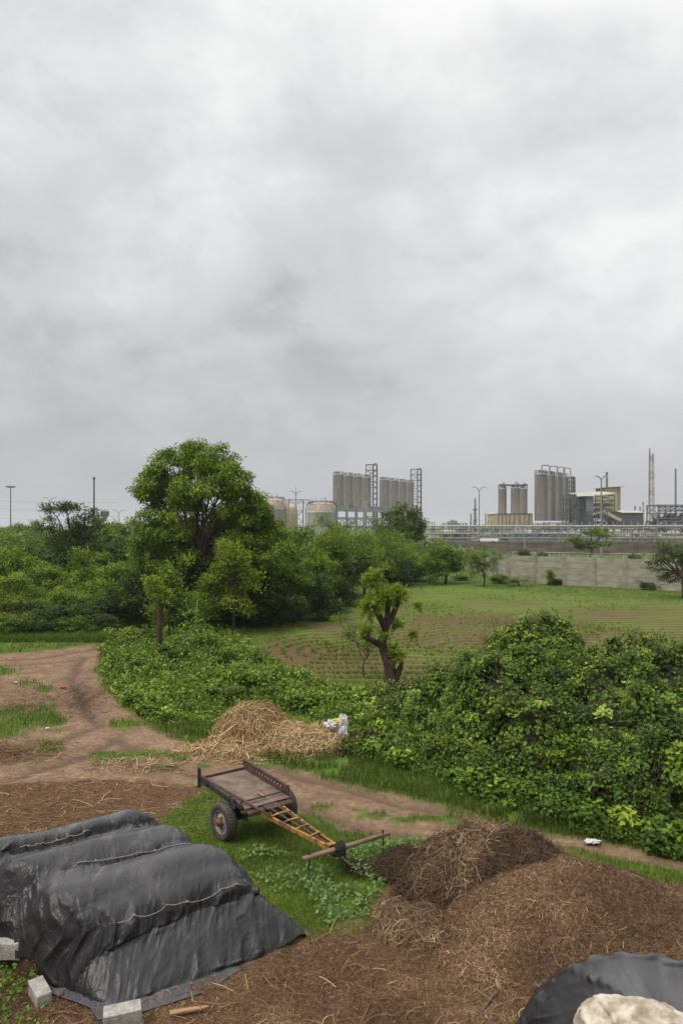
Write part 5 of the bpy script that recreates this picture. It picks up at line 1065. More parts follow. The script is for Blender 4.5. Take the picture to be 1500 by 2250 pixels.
# yellow drawbar: two channels meeting at the yoke, bowed rungs, thin brown poles
dz = lambda y_: .60-.078*(y_-.3)
g = Geo()
for s_ in (1, -1): g.beam((.05+s_*.27, .30, dz(.3)), (.04+s_*.055, 2.36, dz(2.36)), .036, .072)
g.build('drawbar', YEL, cart)
for y_ in (.92, 1.24, 1.56, 1.90):
    hw = .27-.215*(y_-.3)/2.06+.0; u = np.linspace(-1, 1, 9); g = Geo(); pts = np.stack([.045+u*hw, np.full(9, y_)+.04*(1-u*u), dz(y_)+.045+.035*(1-u*u)], -1)
    for k in range(8): g.beam(pts[k], pts[k+1], .04, .014)
    g.build('rung', YEL, cart)
g = Geo(); g.beam((-.03, 2.33, dz(2.33)+.05), (.115, 2.33, dz(2.33)+.05), .11, .022); g.build('head_plate', YEL, cart)
for x0_, x1_ in ((.13, .07), (-.06, .0)):
    g = Geo(); g.tube([(x0_, .48, dz(.4)+.07), (x1_, 2.30, dz(2.3)+.03)], [.019, .015], 7); g.build('brace_pole', RUST, cart, smooth=True)
g = Geo(); g.beam((.04, .55, dz(.5)+.07), (.04, .72, dz(.6)+.06), .30, .03); g.build('cross_board', RUST, cart)
g = Geo(); g.tube([(.04, 2.30, dz(2.3)-.03), (.06, 2.85, dz(2.8)-.10)], [.028, .018], 8); g.build('tongue', RUST, cart, smooth=True)
ypts = [(-1.08, 2.50, .43), (-.3, 2.50, .455), (.3, 2.50, .475), (.76, 2.50, .49)]
g = Geo(); g.tube(ypts, [.032, .040, .042, .036], 12); yk = g.build('yoke', YOKE, cart, smooth=True)
for c_, ln in (((-.94, 2.50, .435), .26), ((.64, 2.50, .485), .34)):
    g = Geo(); g.tube([np.array(c_)+(0, 0, .07), np.array(c_)+(.01, .02, -ln)], .012, 7); g.lathe([(0, -.012), (.02, -.01), (.02, .01), (0, .012)], np.array(c_)+(0, 0, .08), 8); g.build('pin', IRON, yk)
g = Geo(); r_ = np.random.default_rng(6)
for k in range(9):
    a = np.linspace(0, 2*math.pi, 18); cx = .03+r_.uniform(-.10, .12); rr = .075+r_.uniform(0, .035); tl = r_.uniform(-.06, .06)
    g.tube(np.stack([cx+tl*np.cos(a)+.01*a/6, 2.49+rr*np.cos(a)*1.05, .455+rr*np.sin(a)-.01], -1), .013, 6)
for k in range(4): a = np.linspace(0, 1, 8); g.tube(np.stack([-.04+.05*k+.02*np.sin(a*5+k), 2.56+.04*np.sin(a*3), .50-.32*a], -1), .012, 6)
g.build('rope_lashing', BROPE, cart, smooth=True)
g = Geo(); g.tube([(0, 0, 0), (.33, .04, 0)], [.016, .012], 8); o = g.build('stick', mat('orange stick', (.48, .24, .09), (.3, .14, .05), 10), smooth=True, label='short orange-brown stick lying on the cart bed', cat='stick')
o.location = (P(567, 1727, 14.75)[0], 14.75, .76); o.rotation_euler = (0, .08, -1.0)
print('cart', time.time()-T0)

# ================================================================== walls and factory
SILO = mat('weathered silo concrete', (.275, .243, .222), (.165, .145, .132), .35, .9, .2, 3, stretch=(1, 1, .25)); SILOT = mat('silo roof metal', (.42, .41, .40), (.26, .25, .24), .6, .6)
STEEL = mat('galvanised steel', (.30, .31, .32), (.19, .195, .20), .8, .6); DSTEEL = mat('dark steel', (.13, .135, .14), (.07, .07, .075), .8, .7)
CREAM = mat('cream cladding', (.50, .44, .28), (.38, .33, .21), .5, .7, stretch=(1, 1, .3)); ROOFC = mat('pale roof sheet', (.46, .43, .35), (.34, .32, .26), .4, .6)
GREYC = mat('grey cladding', (.20, .215, .24), (.14, .15, .175), .5, .7); PIPEM = mat('pipe lagging', (.44, .40, .33), (.28, .255, .21), .5, .6); TANK = mat('stained tank paint', (.46, .44, .40), (.33, .31, .27), .35, .7, stretch=(1, 1, .35))
TANKT = mat('rust stained tank shoulder', (.48, .40, .31), (.33, .24, .17), .6, .8); OCHRE = mat('ochre tank paint', (.52, .37, .16), (.40, .28, .13), .5, .7); REDW = mat('red mast paint', (.42, .13, .10), (.30, .10, .08), 1, .7)
BRICK = mat('brown brick', (.20, .165, .135), (.10, .082, .067), .6, .95, .3, 8, stretch=(.3, .3, 2)); LAMPM = mat('lamp pole', (.28, .28, .275), (.2, .2, .2), 2, .5); GLASSL = mat('lamp lens', (.6, .6, .58), (.5, .5, .5), 3, .3)
FRAMEC = mat('concrete frame', (.36, .37, .38), (.26, .27, .28), .5, .9)
# --- precast compound wall: posts and bays
WP = [(1092, 81.5), (1116, 80), (1173, 78), (1237, 76), (1303, 74), (1372, 72), (1442, 70), (1515, 68), (1592, 66), (1672, 64)]
wroot = empty('precast_wall', (P(1092, 0, 81.5)[0], 81.5, 0), 'long stained precast concrete plank wall on the far side of the field', 'wall'); wo_ = np.array(wroot.location)
pts = [np.array(((a-750)/FPX*b_, b_, 0)) for a, b_ in WP]
def bay(g, a, b_, h, n, tint=.5, j=.0):
    for k in range(n):
        z0, z1 = h*k/n+.03, h*(k+1)/n-.03; o_ = rng.uniform(-.04, .04); d = nz((b_-a)[None])[0]; nrm = np.array((-d[1], d[0], 0))*.03; a1 = a+nrm*o_/.03; b1 = b_+nrm*o_/.03
        g.hexa([a1-nrm+(0,0,z0), b1-nrm+(0,0,z0), b1+nrm+(0,0,z0), a1+nrm+(0,0,z0), a1-nrm+(0,0,z1), b1-nrm+(0,0,z1), b1+nrm+(0,0,z1), a1+nrm+(0,0,z1)])
for k, p_ in enumerate(pts):
    g = Geo(); g.box(p_[0]-.17-wo_[0], p_[0]+.17-wo_[0], p_[1]-.24-wo_[1], p_[1]+.12-wo_[1], -.2, 2.98); g.build('post', POSTM, wroot)
    if k: g = Geo(); d = nz((pts[k]-pts[k-1])[None])[0]; bay(g, pts[k-1]-wo_+d*.13, pts[k]-wo_-d*.13, 2.74, 5); g.build('plank_panel', PRECAST, wroot)
w2 = empty('precast_wall', (P(1040, 0, 100)[0], 100, 0), 'farther stretch of precast wall glimpsed between the small trees', 'wall'); wo_ = np.array(w2.location)
q2 = [(1088, 84), (1062, 92), (1036, 100), (1008, 108), (980, 116), (950, 124), (915, 130)]; pts = [np.array(((a-750)/FPX*b_, b_, 0)) for a, b_ in q2]
for k, p_ in enumerate(pts):
    g = Geo(); g.box(p_[0]-.15-wo_[0], p_[0]+.15-wo_[0], p_[1]-.16-wo_[1], p_[1]+.12-wo_[1], -.2, 3.05); g.build('post', POSTM, w2)
    if k: g = Geo(); bay(g, pts[k-1]-wo_, pts[k]-wo_, 2.8, 5); g.build('plank_panel', PRECAST, w2)
g = Geo(); a = P(905, 1190, 165); b_ = P(1700, 1190, 150)
g.hexa([(a[0],a[1],-.2),(b_[0],b_[1],-.2),(b_[0],b_[1]+.35,-.2),(a[0],a[1]+.35,-.2),(a[0],a[1],2.45),(b_[0],b_[1],2.45),(b_[0],b_[1]+.35,2.45),(a[0],a[1]+.35,2.45)])
for u in np.linspace(0, 1, 26): q = a+(b_-a)*u; g.box(q[0]-.25, q[0]+.25, q[1]-.14, q[1]+.1, -.1, 2.62)
g.build('brick_wall', BRICK, label='long low brown brick wall between the concrete wall and the pipe rack', cat='wall')
g = Geo(); a, b_ = P(1125, 1213, 138), P(1440, 1218, 132); g.tube([a, b_], .07, 6)
for u in np.linspace(0, 1, 16): q = a+(b_-a)*u; g.beam((q[0], q[1], 0), (q[0], q[1], q[2]), .08)
g.build('pipe_rail', mat('pale pipe rail', (.5, .48, .42)), label='pale pipe rail above the grass behind the concrete wall', cat='rail')
for q, (cx, Y, top, wp, kd, lb) in enumerate(((1150, 128, 1208, 34, 'dark', 'small shrub on the bank behind the left end of the concrete wall'), (1395, 118, 1214, 40, 'airy', 'pale shrub on the bank behind the concrete wall below the lean-to shed'), (930, 140, 1198, 50, 'bush', 'leafy shrub at the left end of the brick wall'), (1206, 75.5, 1250, 26, 'sapling', 'thin pale weed rising against the second wall bay'), (1185, 134, 1212, 30, 'bush', 'green shrub under the left end of the pipe rail'))):
    put(kd, q % 2, cx, Y, top, wp, lb, cat='bush')
# --- silos
def silo(px, Y, wpx, ytop, ybot, label, group, mt=SILO, rail=True, cone=.03, vents=0):
    c = P(px, ybot, Y); r = wpx*.48/FPX*Y; h = (ybot-ytop)/FPX*Y; t_ = empty('silo', c, label, 'silo', group)
    g = Geo(); n_ = 7; prof = []
    for k in range(n_+1): z = h*k/n_; prof += [(r, max(0, z-.12)), (r+.07, z-.06), (r, z)]
    g.lathe([(0, 0)]+prof, (0, 0, 0), 40); g.build('shell', mt, t_, smooth=False)
    g = Geo(); g.lathe([(r+.12, h-.3), (r+.12, h+.05), (r*.82, h+cone*h*.5), (0, h+cone*h)], (0, 0, 0), 32); g.build('roof', SILOT, t_)
    if rail:
        g = Geo()
        for z in (h+.75, h+1.35): a = np.linspace(0, 2*math.pi, 25); g.tube(np.stack([r*np.cos(a), r*np.sin(a), 0*a+z], -1), .07, 4)
        for k in range(12): an = k*math.pi/6; g.beam((r*math.cos(an), r*math.sin(an), h), (r*math.cos(an), r*math.sin(an), h+1.4), .09)
        for k in range(3): q = rng.uniform(-.5, .5, 2)*r; g.lathe([(.35, h), (.35, h+1.1), (.5, h+1.3), (0, h+1.7)], (q[0], q[1], 0), 8)
        g.build('railing', DSTEEL, t_)
    return t_
ORD = ('first', 'second', 'third', 'fourth')
for k, (px, Y, w_, yt, yb) in enumerate(((743, 400, 25, 1043, 1110), (764, 416, 24, 1045, 1111), (784, 432, 23, 1047, 1112), (804, 448, 22, 1049, 1113))):
    silo(px, Y, w_, yt, yb, '%s from the left of the four concrete silos nearest the domed tank' % ORD[k], 'silos of the left row')
for k, (px, Y, w_, yt, yb) in enumerate(((844, 470, 23, 1054, 1118), (864, 486, 22, 1056, 1119), (882, 502, 21, 1058, 1120), (899, 518, 20, 1060, 1120))):
    silo(px, Y, w_, yt, yb, '%s from the left of the four silos between the two lattice towers' % ORD[k], 'silos of the middle row')
for k, (px, Y, w_, yt, yb) in enumerate(((1187, 300, 28, 1042, 1144), (1205, 316, 27, 1044, 1144), (1221, 332, 26, 1046, 1144), (1235, 348, 25, 1048, 1144))):
    t_ = silo(px, Y, w_, yt, yb, '%s from the left of the four tall silos with looped pipes on top' % ORD[k], 'tall silos with looped pipes')
    h = (yb-yt)/FPX*Y; s_ = Y/FPX; r = w_/2*s_; g = Geo(); u0, u1 = -r*.15, r*1.1; g.tube([(u0, -r-.3, h), (u0, -r-.3, h+16*s_), (u0+.4, -r-.3, h+18.5*s_), (u1-.4, -r-.3, h+18.5*s_), (u1, -r-.3, h+16*s_), (u1, -r-.3, 0)], .26, 8); g.build('looped_pipe', STEEL, t_)
for k, (px, Y, w_, yt, yb) in enumerate(((1103, 350, 19, 1074, 1130), (1131, 345, 20, 1072, 1130), (1149, 362, 18, 1074, 1130))):
    t_ = silo(px, Y, w_, yt, yb, '%s from the left of the three small silos on the cream building' % ORD[k], 'small silos on the cream building')
    h = (yb-yt)/FPX*Y; g = Geo(); g.tube([(0, 0, h), (0, 0, h+2.0), (.4, 0, h+2.6), (1.1, 0, h+2.3), (1.1, 0, h+1.2)], .28, 8); g.build('vent_pipe', STEEL, t_)
# --- lattice helpers
def lattice(g, x0, x1, y0, y1, z0, z1, n, w_=.3, diag=True, mi=0, top=1.0):
    cx, cy = (x0+x1)/2, (y0+y1)/2
    def cr(z):
        f = 1+(top-1)*(z-z0)/(z1-z0); return [(cx+(x-cx)*f, cy+(y-cy)*f, z) for x, y in ((x0,y0),(x1,y0),(x1,y1),(x0,y1))]
    A, B = cr(z0), cr(z1)
    for q in range(4): g.beam(A[q], B[q], w_, mi=mi)
    for k in range(n+1):
        z = z0+(z1-z0)*k/n; C = cr(z)
        for q in range(4): g.beam(C[q], C[(q+1) % 4], w_*.6, mi=mi)
        if k < n and diag:
            D = cr(z0+(z1-z0)*(k+1)/n)
            for q in range(4):
                g.beam(C[q], D[(q+1) % 4], w_*.5, mi=mi)
                if (k+q) % 2: g.beam(C[(q+1) % 4], D[q], w_*.5, mi=mi)
def W2(px, py, Y): return P(px, py, Y)
def ltower(x0p, x1p, yt, yb, Y, n, label, mt=DSTEEL, dep=4.5, w_=.34, name='lattice_tower', pipe=True, cat='tower', fl=True):
    c = P((x0p+x1p)/2, yb, Y); hw = (x1p-x0p)/2/FPX*Y; h = (yb-yt)/FPX*Y; t_ = empty(name, c, label, cat); g = Geo(); lattice(g, -hw, hw, -dep/2, dep/2, 0, h, n, w_); g.build('frame', mt, t_)
    if fl:
        for k in range(1, n+1): g = Geo(); g.box(-hw, hw, -dep/2, dep/2, h*k/n-.12, h*k/n); g.build('landing', STEEL, t_)
    if pipe: g = Geo(); g.tube([(hw*.35, 0, 0), (hw*.35, 0, h*.98), (hw*.6, 0, h*1.02), (hw*.95, 0, h*1.02), (hw*1.1, 0, h*.98), (hw*1.1, 0, 0)], .38, 8); g.build('conveyor_duct', STEEL, t_)
    return t_
ltower(804, 827, 1021, 1160, 452, 11, 'tall lattice stair tower at the right end of the left silo row')
ltower(902, 924, 1031, 1165, 525, 11, 'lattice stair tower at the right end of the middle silo row')
ltower(1246, 1259, 1049, 1160, 352, 11, 'slim lattice tower against the tall silos with looped pipes', dep=5, w_=.3)
# --- concrete frame under the left silos
c = P(740, 1176, 405); fr = empty('portal_structure', c, 'grey concrete portal frame carrying the left row of silos', 'frame'); s_ = 405/FPX
g = Geo()
for r_ in range(2):
    for q in range(7): x_ = q*22*s_; y_ = r_*9+q*7.5; g.box(x_-.65, x_+.65, y_-.65, y_+.65, 0, 63*s_)
g.build('columns', FRAMEC, fr)
for k, zz in enumerate((63, 40, 20)):
    g = Geo(); th = 2.2 if k == 0 else 1.2; x1 = 6*22*s_; z = zz*s_
    for o_ in (0, 9): g.hexa([(-.8,-.7+o_,z-th),(x1+.8,44.3+o_,z-th),(x1+.8,45.7+o_,z-th),(-.8,.7+o_,z-th),(-.8,-.7+o_,z),(x1+.8,44.3+o_,z),(x1+.8,45.7+o_,z),(-.8,.7+o_,z)])
    if k == 0: g.hexa([(-1,-1,z),(x1+1,44,z),(x1+1,56,z),(-1,11,z),(-1,-1,z+.8),(x1+1,44,z+.8),(x1+1,56,z+.8),(-1,11,z+.8)])
    g.build('beam', FRAMEC, fr)
g = Geo()
for q in range(5): x_ = (8+q*22)*s_; g.tube([(x_, 4+q*7.5, 20*s_), (x_, 4+q*7.5, 20*s_+2.6), (x_+.8, 4+q*7.5, 20*s_+3.1), (x_+1.6, 4+q*7.5, 20*s_+2.6), (x_+1.6, 4+q*7.5, 20*s_)], .3, 6)
for q in range(3): x_ = (58+q*3.5)*s_; g.tube([(x_, -1, 0), (x_, -1, 76*s_)], .22, 6)
g.build('blowers', PIPEM, fr)
c = P(840, 1176, 500); fr2 = empty('portal_structure', c, 'grey concrete base under the middle row of silos', 'frame'); s_ = 500/FPX; g = Geo()
for q in range(5): g.box(q*17*s_-.7, q*17*s_+.7, q*8-.7, q*8+.7, 0, 55*s_)
for zz in (55, 36): g.hexa([(-1.5,-1.5,zz*s_-1.5),(70*s_,32,zz*s_-1.5),(70*s_,44,zz*s_-1.5),(-1.5,10,zz*s_-1.5),(-1.5,-1.5,zz*s_),(70*s_,32,zz*s_),(70*s_,44,zz*s_),(-1.5,10,zz*s_)])
g.build('frame', FRAMEC, fr2)
# --- storage tanks
def tank(x0p, x1p, ytop, yb, Y, label, mt, shoulder=True, rails=True, lad=True):
    c = P((x0p+x1p)/2, yb, Y); r = (x1p-x0p)/2/FPX*Y; h = (yb-ytop)/FPX*Y; t_ = empty('storage_tank', c, label, 'tank'); g = Geo()
    g.lathe([(r, 0), (r, h*.66), (r*1.01, h*.665), (r*1.01, h*.69), (r, h*.695), (r, h*.72)], (0, 0, 0), 48); g.build('shell', mt, t_, smooth=True)
    g = Geo(); g.lathe([(r, h*.72), (r*.97, h*.80), (r*.88, h*.885), (r*.86, h*.90), (r*.6, h*.95), (0, h*.97)], (0, 0, 0), 48); g.build('dome', TANKT if shoulder else mt, t_, smooth=True)
    if rails:
        g = Geo()
        for zz in (.96, .995): a = np.linspace(0, 2*math.pi, 33); g.tube(np.stack([r*.9*np.cos(a), r*.9*np.sin(a), 0*a+h*zz], -1), .08, 4)
        for k in range(22): an = k*math.pi/11; g.beam((r*.9*math.cos(an), r*.9*math.sin(an), h*.88), (r*.9*math.cos(an), r*.9*math.sin(an), h*.995), .1)
        for k in range(9): q = rng.uniform(-.7, .7, 2)*r; zt = rng.uniform(1.02, 1.12); g.beam((q[0], q[1], h*.93), (q[0], q[1], h*zt), .16)
        g.tube([(r*.5, -r*.86, h*.97), (r*.98, -r*.4, h*.93), (r*1.06, -r*.2, h*.8), (r*1.06, -r*.2, 0)], .2, 6); g.tube([(-r*.5, -r*.86, h*.97), (-r*1.0, -r*.4, h*.9), (-r*1.09, -r*.1, h*.75), (-r*1.09, 0, 0)], .2, 6)
        g.build('pipework', DSTEEL, t_)
tank(675, 737, 1101, 1178, 330, 'large domed pale storage tank with rusty shoulder and spiral pipes', TANK)
tank(566, 628, 1092, 1175, 345, 'pale domed storage tank partly hidden behind the right side of the tallest tree', TANK)
tank(626, 654, 1108, 1176, 385, 'ochre yellow cylindrical tank between the two pale domed tanks', OCHRE, shoulder=False, rails=False)
t_ = ltower(634, 666, 1098, 1172, 338, 3, 'steel lattice pipe bridge pylon between the two domed tanks', mt=STEEL, dep=5, w_=.34, name='pipe_pylon', pipe=False, cat='pylon', fl=False)
g = Geo(); s_ = 338/FPX; h = 74*s_; g.beam((-20*s_, 0, h), (30*s_, 0, h), .3); g.beam((-20*s_, 0, h-1.4), (30*s_, 0, h-1.4), .2)
for q in range(10): g.beam((-20*s_+q*5*s_, 0, h-(1.4 if q % 2 else 0)), (-15*s_+q*5*s_, 0, h-(0 if q % 2 else 1.4)), .16)
g.build('bridge', STEEL, t_)
# --- lamps
def lamp(px, ytop, yb, Y, label, arms=2, spread=14, th=.13, mast=0, r0=None, mt=LAMPM, name='street_lamp', kind='curve', z0=0):
    c = P(px, 0, Y); c[2] = z0; s_ = Y/FPX; zt = CAMH-(ytop-HOR)*s_-z0; t_ = empty(name, c, label, 'street lamp'); g = Geo(); hgt = zt-mast*s_
    bend = 11*s_ if kind == 'curve' else 4*s_
    if kind == 'single':
        g.tube([(0,0,0),(0,0,hgt-12*s_)], [th, th*.8], 8); g.build('pole', mt, t_); g = Geo(); a = np.linspace(0, 1.5, 8); R_ = 9*s_; g.tube(np.stack([R_-R_*np.cos(a), 0*a, hgt-12*s_+R_*np.sin(a)*1.2], -1), th*.6, 6); g.build('arm', mt, t_)
        g = Geo(); g.box(R_*.9, R_*1.4, -.12, .12, hgt-12*s_+R_*1.12, hgt-12*s_+R_*1.25); g.build('lamp_head', GLASSL, t_); return t_
    g.tube([(0,0,0),(0,0,hgt-bend)], [th, th*.75], 8)
    if mast: g.tube([(0,0,hgt-bend),(0,0,zt)], [th*.6, th*.4], 6)
    g.build('pole', mt, t_)
    for sg in (-1, 1):
        u = np.linspace(0, 1, 9); g = Geo(); g.tube(np.stack([sg*spread*s_*(u**1.5), 0*u, hgt-bend+bend*np.sin(u*math.pi*.56)**.9], -1), th*.6, 6); arm = g.build('arm', mt, t_)
        g = Geo(); e = sg*spread*s_; g.hexa([(min(e-.0*sg, e+sg*.9), -.14, hgt-.32), (max(e, e+sg*.9), -.14, hgt-.32), (max(e, e+sg*.9), .14, hgt-.32), (min(e, e+sg*.9), .14, hgt-.32), (min(e, e+sg*.9), -.1, hgt-.12), (max(e, e+sg*.9), -.1, hgt-.12), (max(e, e+sg*.9), .1, hgt-.12), (min(e, e+sg*.9), .1, hgt-.12)]); g.build('lamp_head', GLASSL, arm)
    return t_
lamp(1052, 1070, 0, 200, 'double armed street lamp left of the three small silos', th=.17)
lamp(1320, 1046, 0, 150, 'tallest double armed street lamp, in front of the factory building with the sloping roof', spread=13, th=.19)
lamp(650, 1070, 0, 270, 'grey double armed lamp with a centre spike between the domed tanks', mast=9, th=.2)
lamp(110, 1093, 0, 260, 'double armed street lamp rising behind the windblown tree', th=.16, spread=15)
lamp(262, 1121, 0, 300, 'double armed street lamp left of the tallest tree, above the long cream roof', th=.17, spread=11)
lamp(251, 1134, 0, 380, 'small distant double armed lamp beside the water tank', th=.19, spread=8)
for px, yt, Y, lb in ((884, 1155, 140, 'single curved arm lamp in front of the dark round-headed tree'), (1152, 1156, 150, 'single curved arm lamp by the pipe rack below the small silos'), (1246, 1150, 175, 'single curved arm lamp left of the flat topped thorn tree'), (1410, 1158, 165, 'single curved arm lamp below the red and white mast'), (1474, 1150, 160, 'single curved arm lamp nearest the right edge'), (1130, 1158, 210, 'farther single curved arm lamp behind the pipe rack')):
    lamp(px, yt, 0, Y, lb, th=.12, kind='single')
g = Geo(); c = P(24, 0, 260); s_ = 260/FPX; t_ = empty('floodlight_mast', (c[0], c[1], 0), 'tall floodlight mast at the left edge of the skyline', 'floodlight mast'); zt = CAMH+88*s_; g.tube([(0,0,0),(0,0,zt)], [.28, .16], 8); g.build('pole', LAMPM, t_)
g = Geo(); a = np.linspace(0, 2*math.pi, 13); g.tube(np.stack([1.15*np.cos(a), 1.15*np.sin(a), 0*a+zt-.5], -1), .10, 5)
for k in range(4): an = k*math.pi/2+.4; g.beam((0, 0, zt-.5), (1.15*math.cos(an), 1.15*math.sin(an), zt-.5), .1)
ring_ = g.build('ring', DSTEEL, t_)
for k in range(8): an = k*math.pi/4; g = Geo(); x_, y_ = 1.3*math.cos(an), 1.3*math.sin(an); g.beam((x_*.9, y_*.9, zt-.25), (x_*1.12, y_*1.12, zt-.5), .42, .35); g.build('floodlight', DSTEEL, ring_)
g = Geo(); c = P(207, 0, 240); zt = CAMH+101*240/FPX; g.tube([(0,0,0),(0,0,zt)], [.32, .22], 8); g.tube([(0,0,zt),(0,0,zt+.8)], .38, 8); o = g.build('mast', DSTEEL, label='dark plain mast standing between the windblown tree and the water tank', cat='mast'); o.location = (c[0], c[1], 0)
# water tank on a tapering tower
c = P(231, 1165, 420); s_ = 420/FPX; t_ = empty('water_tower', c, 'old concrete water tower on the left skyline', 'water tower'); g = Geo(); g.lathe([(9*s_*.5, 0), (8*s_*.5, 25*s_), (14*s_*.5, 31*s_)], k=16); g.build('stem', SILO, t_); g = Geo(); g.lathe([(7*s_, 31*s_), (9.5*s_, 33*s_), (9.5*s_, 41*s_), (8*s_, 42.5*s_), (6*s_, 43*s_), (0, 45*s_)], k=20); g.build('tank', BRICK, t_)
# long roofs on the left
def shed(x0p, x1p, yt, yb, Y, dep, label, wm, rm, ridge=1.2, name='shed', cat='building'):
    c = P(x0p, yb, Y); s_ = Y/FPX; w_ = (x1p-x0p)*s_; h = (yb-yt)*s_; t_ = empty(name, c, label, cat); g = Geo(); g.box(0, w_, 0, dep, 0, h-ridge); g.build('wall', wm, t_)
    g = Geo(); g.hexa([(-.4,-.4,h-ridge),(w_+.4,-.4,h-ridge),(w_+.4,dep/2,h),(-.4,dep/2,h),(-.4,-.4,h-ridge+.15),(w_+.4,-.4,h-ridge+.15),(w_+.4,dep/2,h+.15),(-.4,dep/2,h+.15)]); g.hexa([(-.4,dep/2,h),(w_+.4,dep/2,h),(w_+.4,dep+.4,h-ridge),(-.4,dep+.4,h-ridge),(-.4,dep/2,h+.15),(w_+.4,dep/2,h+.15),(w_+.4,dep+.4,h-ridge+.15),(-.4,dep+.4,h-ridge+.15)]); g.build('roof', rm, t_); return t_
shed(205, 300, 1146, 1176, 320, 16, 'long shed with a pale cream roof left of the tallest tree', GREYC, ROOFC, 1.0)
shed(33, 78, 1173, 1190, 190, 8, 'low grey concrete shed among the trees at far left', CONC, CONC, .3)
shed(-20, 22, 1171, 1182, 260, 8, 'small white roofed hut at the far left edge', TANK, ROOFC, .4)
# cream building carrying the small silos
c = P(1078, 1160, 342); s_ = 342/FPX; t_ = empty('process_building', c, 'low cream clad building with dark ribs under the three small silos', 'building')
g = Geo(); g.box(0, 16*s_, -1, 9, 0, 30*s_); g.hexa([(-.3,-1.3,30*s_),(16*s_,-1.3,34*s_),(16*s_,9.3,34*s_),(-.3,9.3,30*s_),(-.3,-1.3,30.6*s_),(16*s_,-1.3,34.8*s_),(16*s_,9.3,34.8*s_),(-.3,9.3,30.6*s_)]); g.build('wing', CREAM, t_)
g = Geo(); g.box(11*s_, 88*s_, -2.5, 18, 0, 31*s_); g.build('wall', CREAM, t_)
g = Geo()
for q in (13, 22, 30, 38, 48, 60, 70, 80, 87): g.box(q*s_-.12, q*s_+.12, -2.7, -2.503, 0, 31.5*s_)
g.box(11*s_, 88*s_, -2.75, -2.505, 30.6*s_, 31.8*s_); g.build('ribs', DSTEEL, t_)
g = Geo(); a_, b_ = P(1095, 1066, 340), P(1158, 1066, 350); a_ -= c; b_ -= c; g.beam(a_, b_, .25, .7)
for u in np.linspace(0, 1, 10): q = a_+(b_-a_)*u; g.beam(q, q-np.array((0, 0, 1.6)), .12)
g.build('catwalk', DSTEEL, t_)
# factory building with sloping roof
c = P(1263, 1160, 300); s_ = 300/FPX; t_ = empty('factory_building', c, 'open steel factory building with a pale sloping roof and grey stair side', 'building')
g = Geo(); lattice(g, 3*s_, 20*s_, -2, 8, 0, 68*s_, 5, .3); lattice(g, 40*s_, 82*s_, -2, 12, 0, 72*s_, 6, .3); lattice(g, -14*s_, 2*s_, 0, 8, 0, 74*s_, 7, .3); lattice(g, 84*s_, 100*s_, 0, 9, 0, 34*s_, 3, .3); lattice(g, 20*s_, 60*s_, -5, -3, 0, 36*s_, 4, .22); g.build('frame', DSTEEL, t_)
g = Geo(); g.box(20.3*s_, 36*s_, -2.2, 10, 0, 70*s_); g.build('wall', GREYC, t_)
g = Geo(); g.hexa([(0,-3,69*s_),(38*s_,-3,69*s_),(42*s_,12,79*s_),(6*s_,12,79*s_),(0,-3,69.6*s_),(38*s_,-3,69.6*s_),(42*s_,12,79.8*s_),(6*s_,12,79.8*s_)]); g.hexa([(38.1*s_,-3,69*s_),(83*s_,-3,73*s_),(83*s_,12,81*s_),(42.1*s_,12,79*s_),(38.1*s_,-3,70*s_),(83*s_,-3,76*s_),(83*s_,12,83*s_),(42.1*s_,12,81*s_)]); g.build('roof', ROOFC, t_)
g = Geo()
for zz, hh in ((8, 6), (22, 8), (37, 7), (50, 5)): g.box(44*s_, 92*s_, -1+zz*.04, 11, zz*s_, (zz+1.2)*s_); g.box(52*s_, 90*s_, 2, 10, (zz+2)*s_, (zz+hh)*s_)
g.build('floor', CREAM, t_)
g = Geo(); g.beam((60*s_, -3, 34*s_), (92*s_, -4, 16*s_), 1.8, 1.2); g.beam((30*s_, -3.4, 28*s_), (60*s_, -3.4, 38*s_), .8, .5); g.build('conveyor', CREAM, t_)
c = P(1328, 1160, 330); s_ = 330/FPX; t_ = empty('tower_building', c, 'tall cream clad building with a small monitor roof behind the sloping roof', 'building'); g = Geo(); g.box(0, 27*s_, 0, 12, 32*s_, 88*s_); g.box(27.3*s_, 38*s_, 2, 12, 0, 90*s_); g.build('wall', CREAM, t_)
g = Geo(); g.hexa([(-1,-1,88*s_),(41*s_,-1,90.5*s_),(41*s_,13,90.5*s_),(-1,13,88*s_),(-1,-1,89*s_),(41*s_,-1,91.6*s_),(41*s_,13,91.6*s_),(-1,13,89*s_)]); g.build('roof', ROOFC, t_); g = Geo(); lattice(g, .5, 27*s_, .6, 11, 0, 32*s_, 3, .3); g.build('frame', DSTEEL, t_)
g = Geo(); c = P(1332, 1160, 380); s_ = 380/FPX; g.lathe([(3*s_, 0), (2.6*s_, 123*s_), (2.2*s_, 123*s_), (2.2*s_, 110*s_)], k=14); g.build('chimney', GREYC, label='short grey chimney rising behind the cream tower building', cat='chimney').location = tuple(c)
shed(1366, 1412, 1122, 1160, 310, 14, 'open dark shed with a thin pale lean-to roof right of the factory building', DSTEEL, ROOFC, .9)
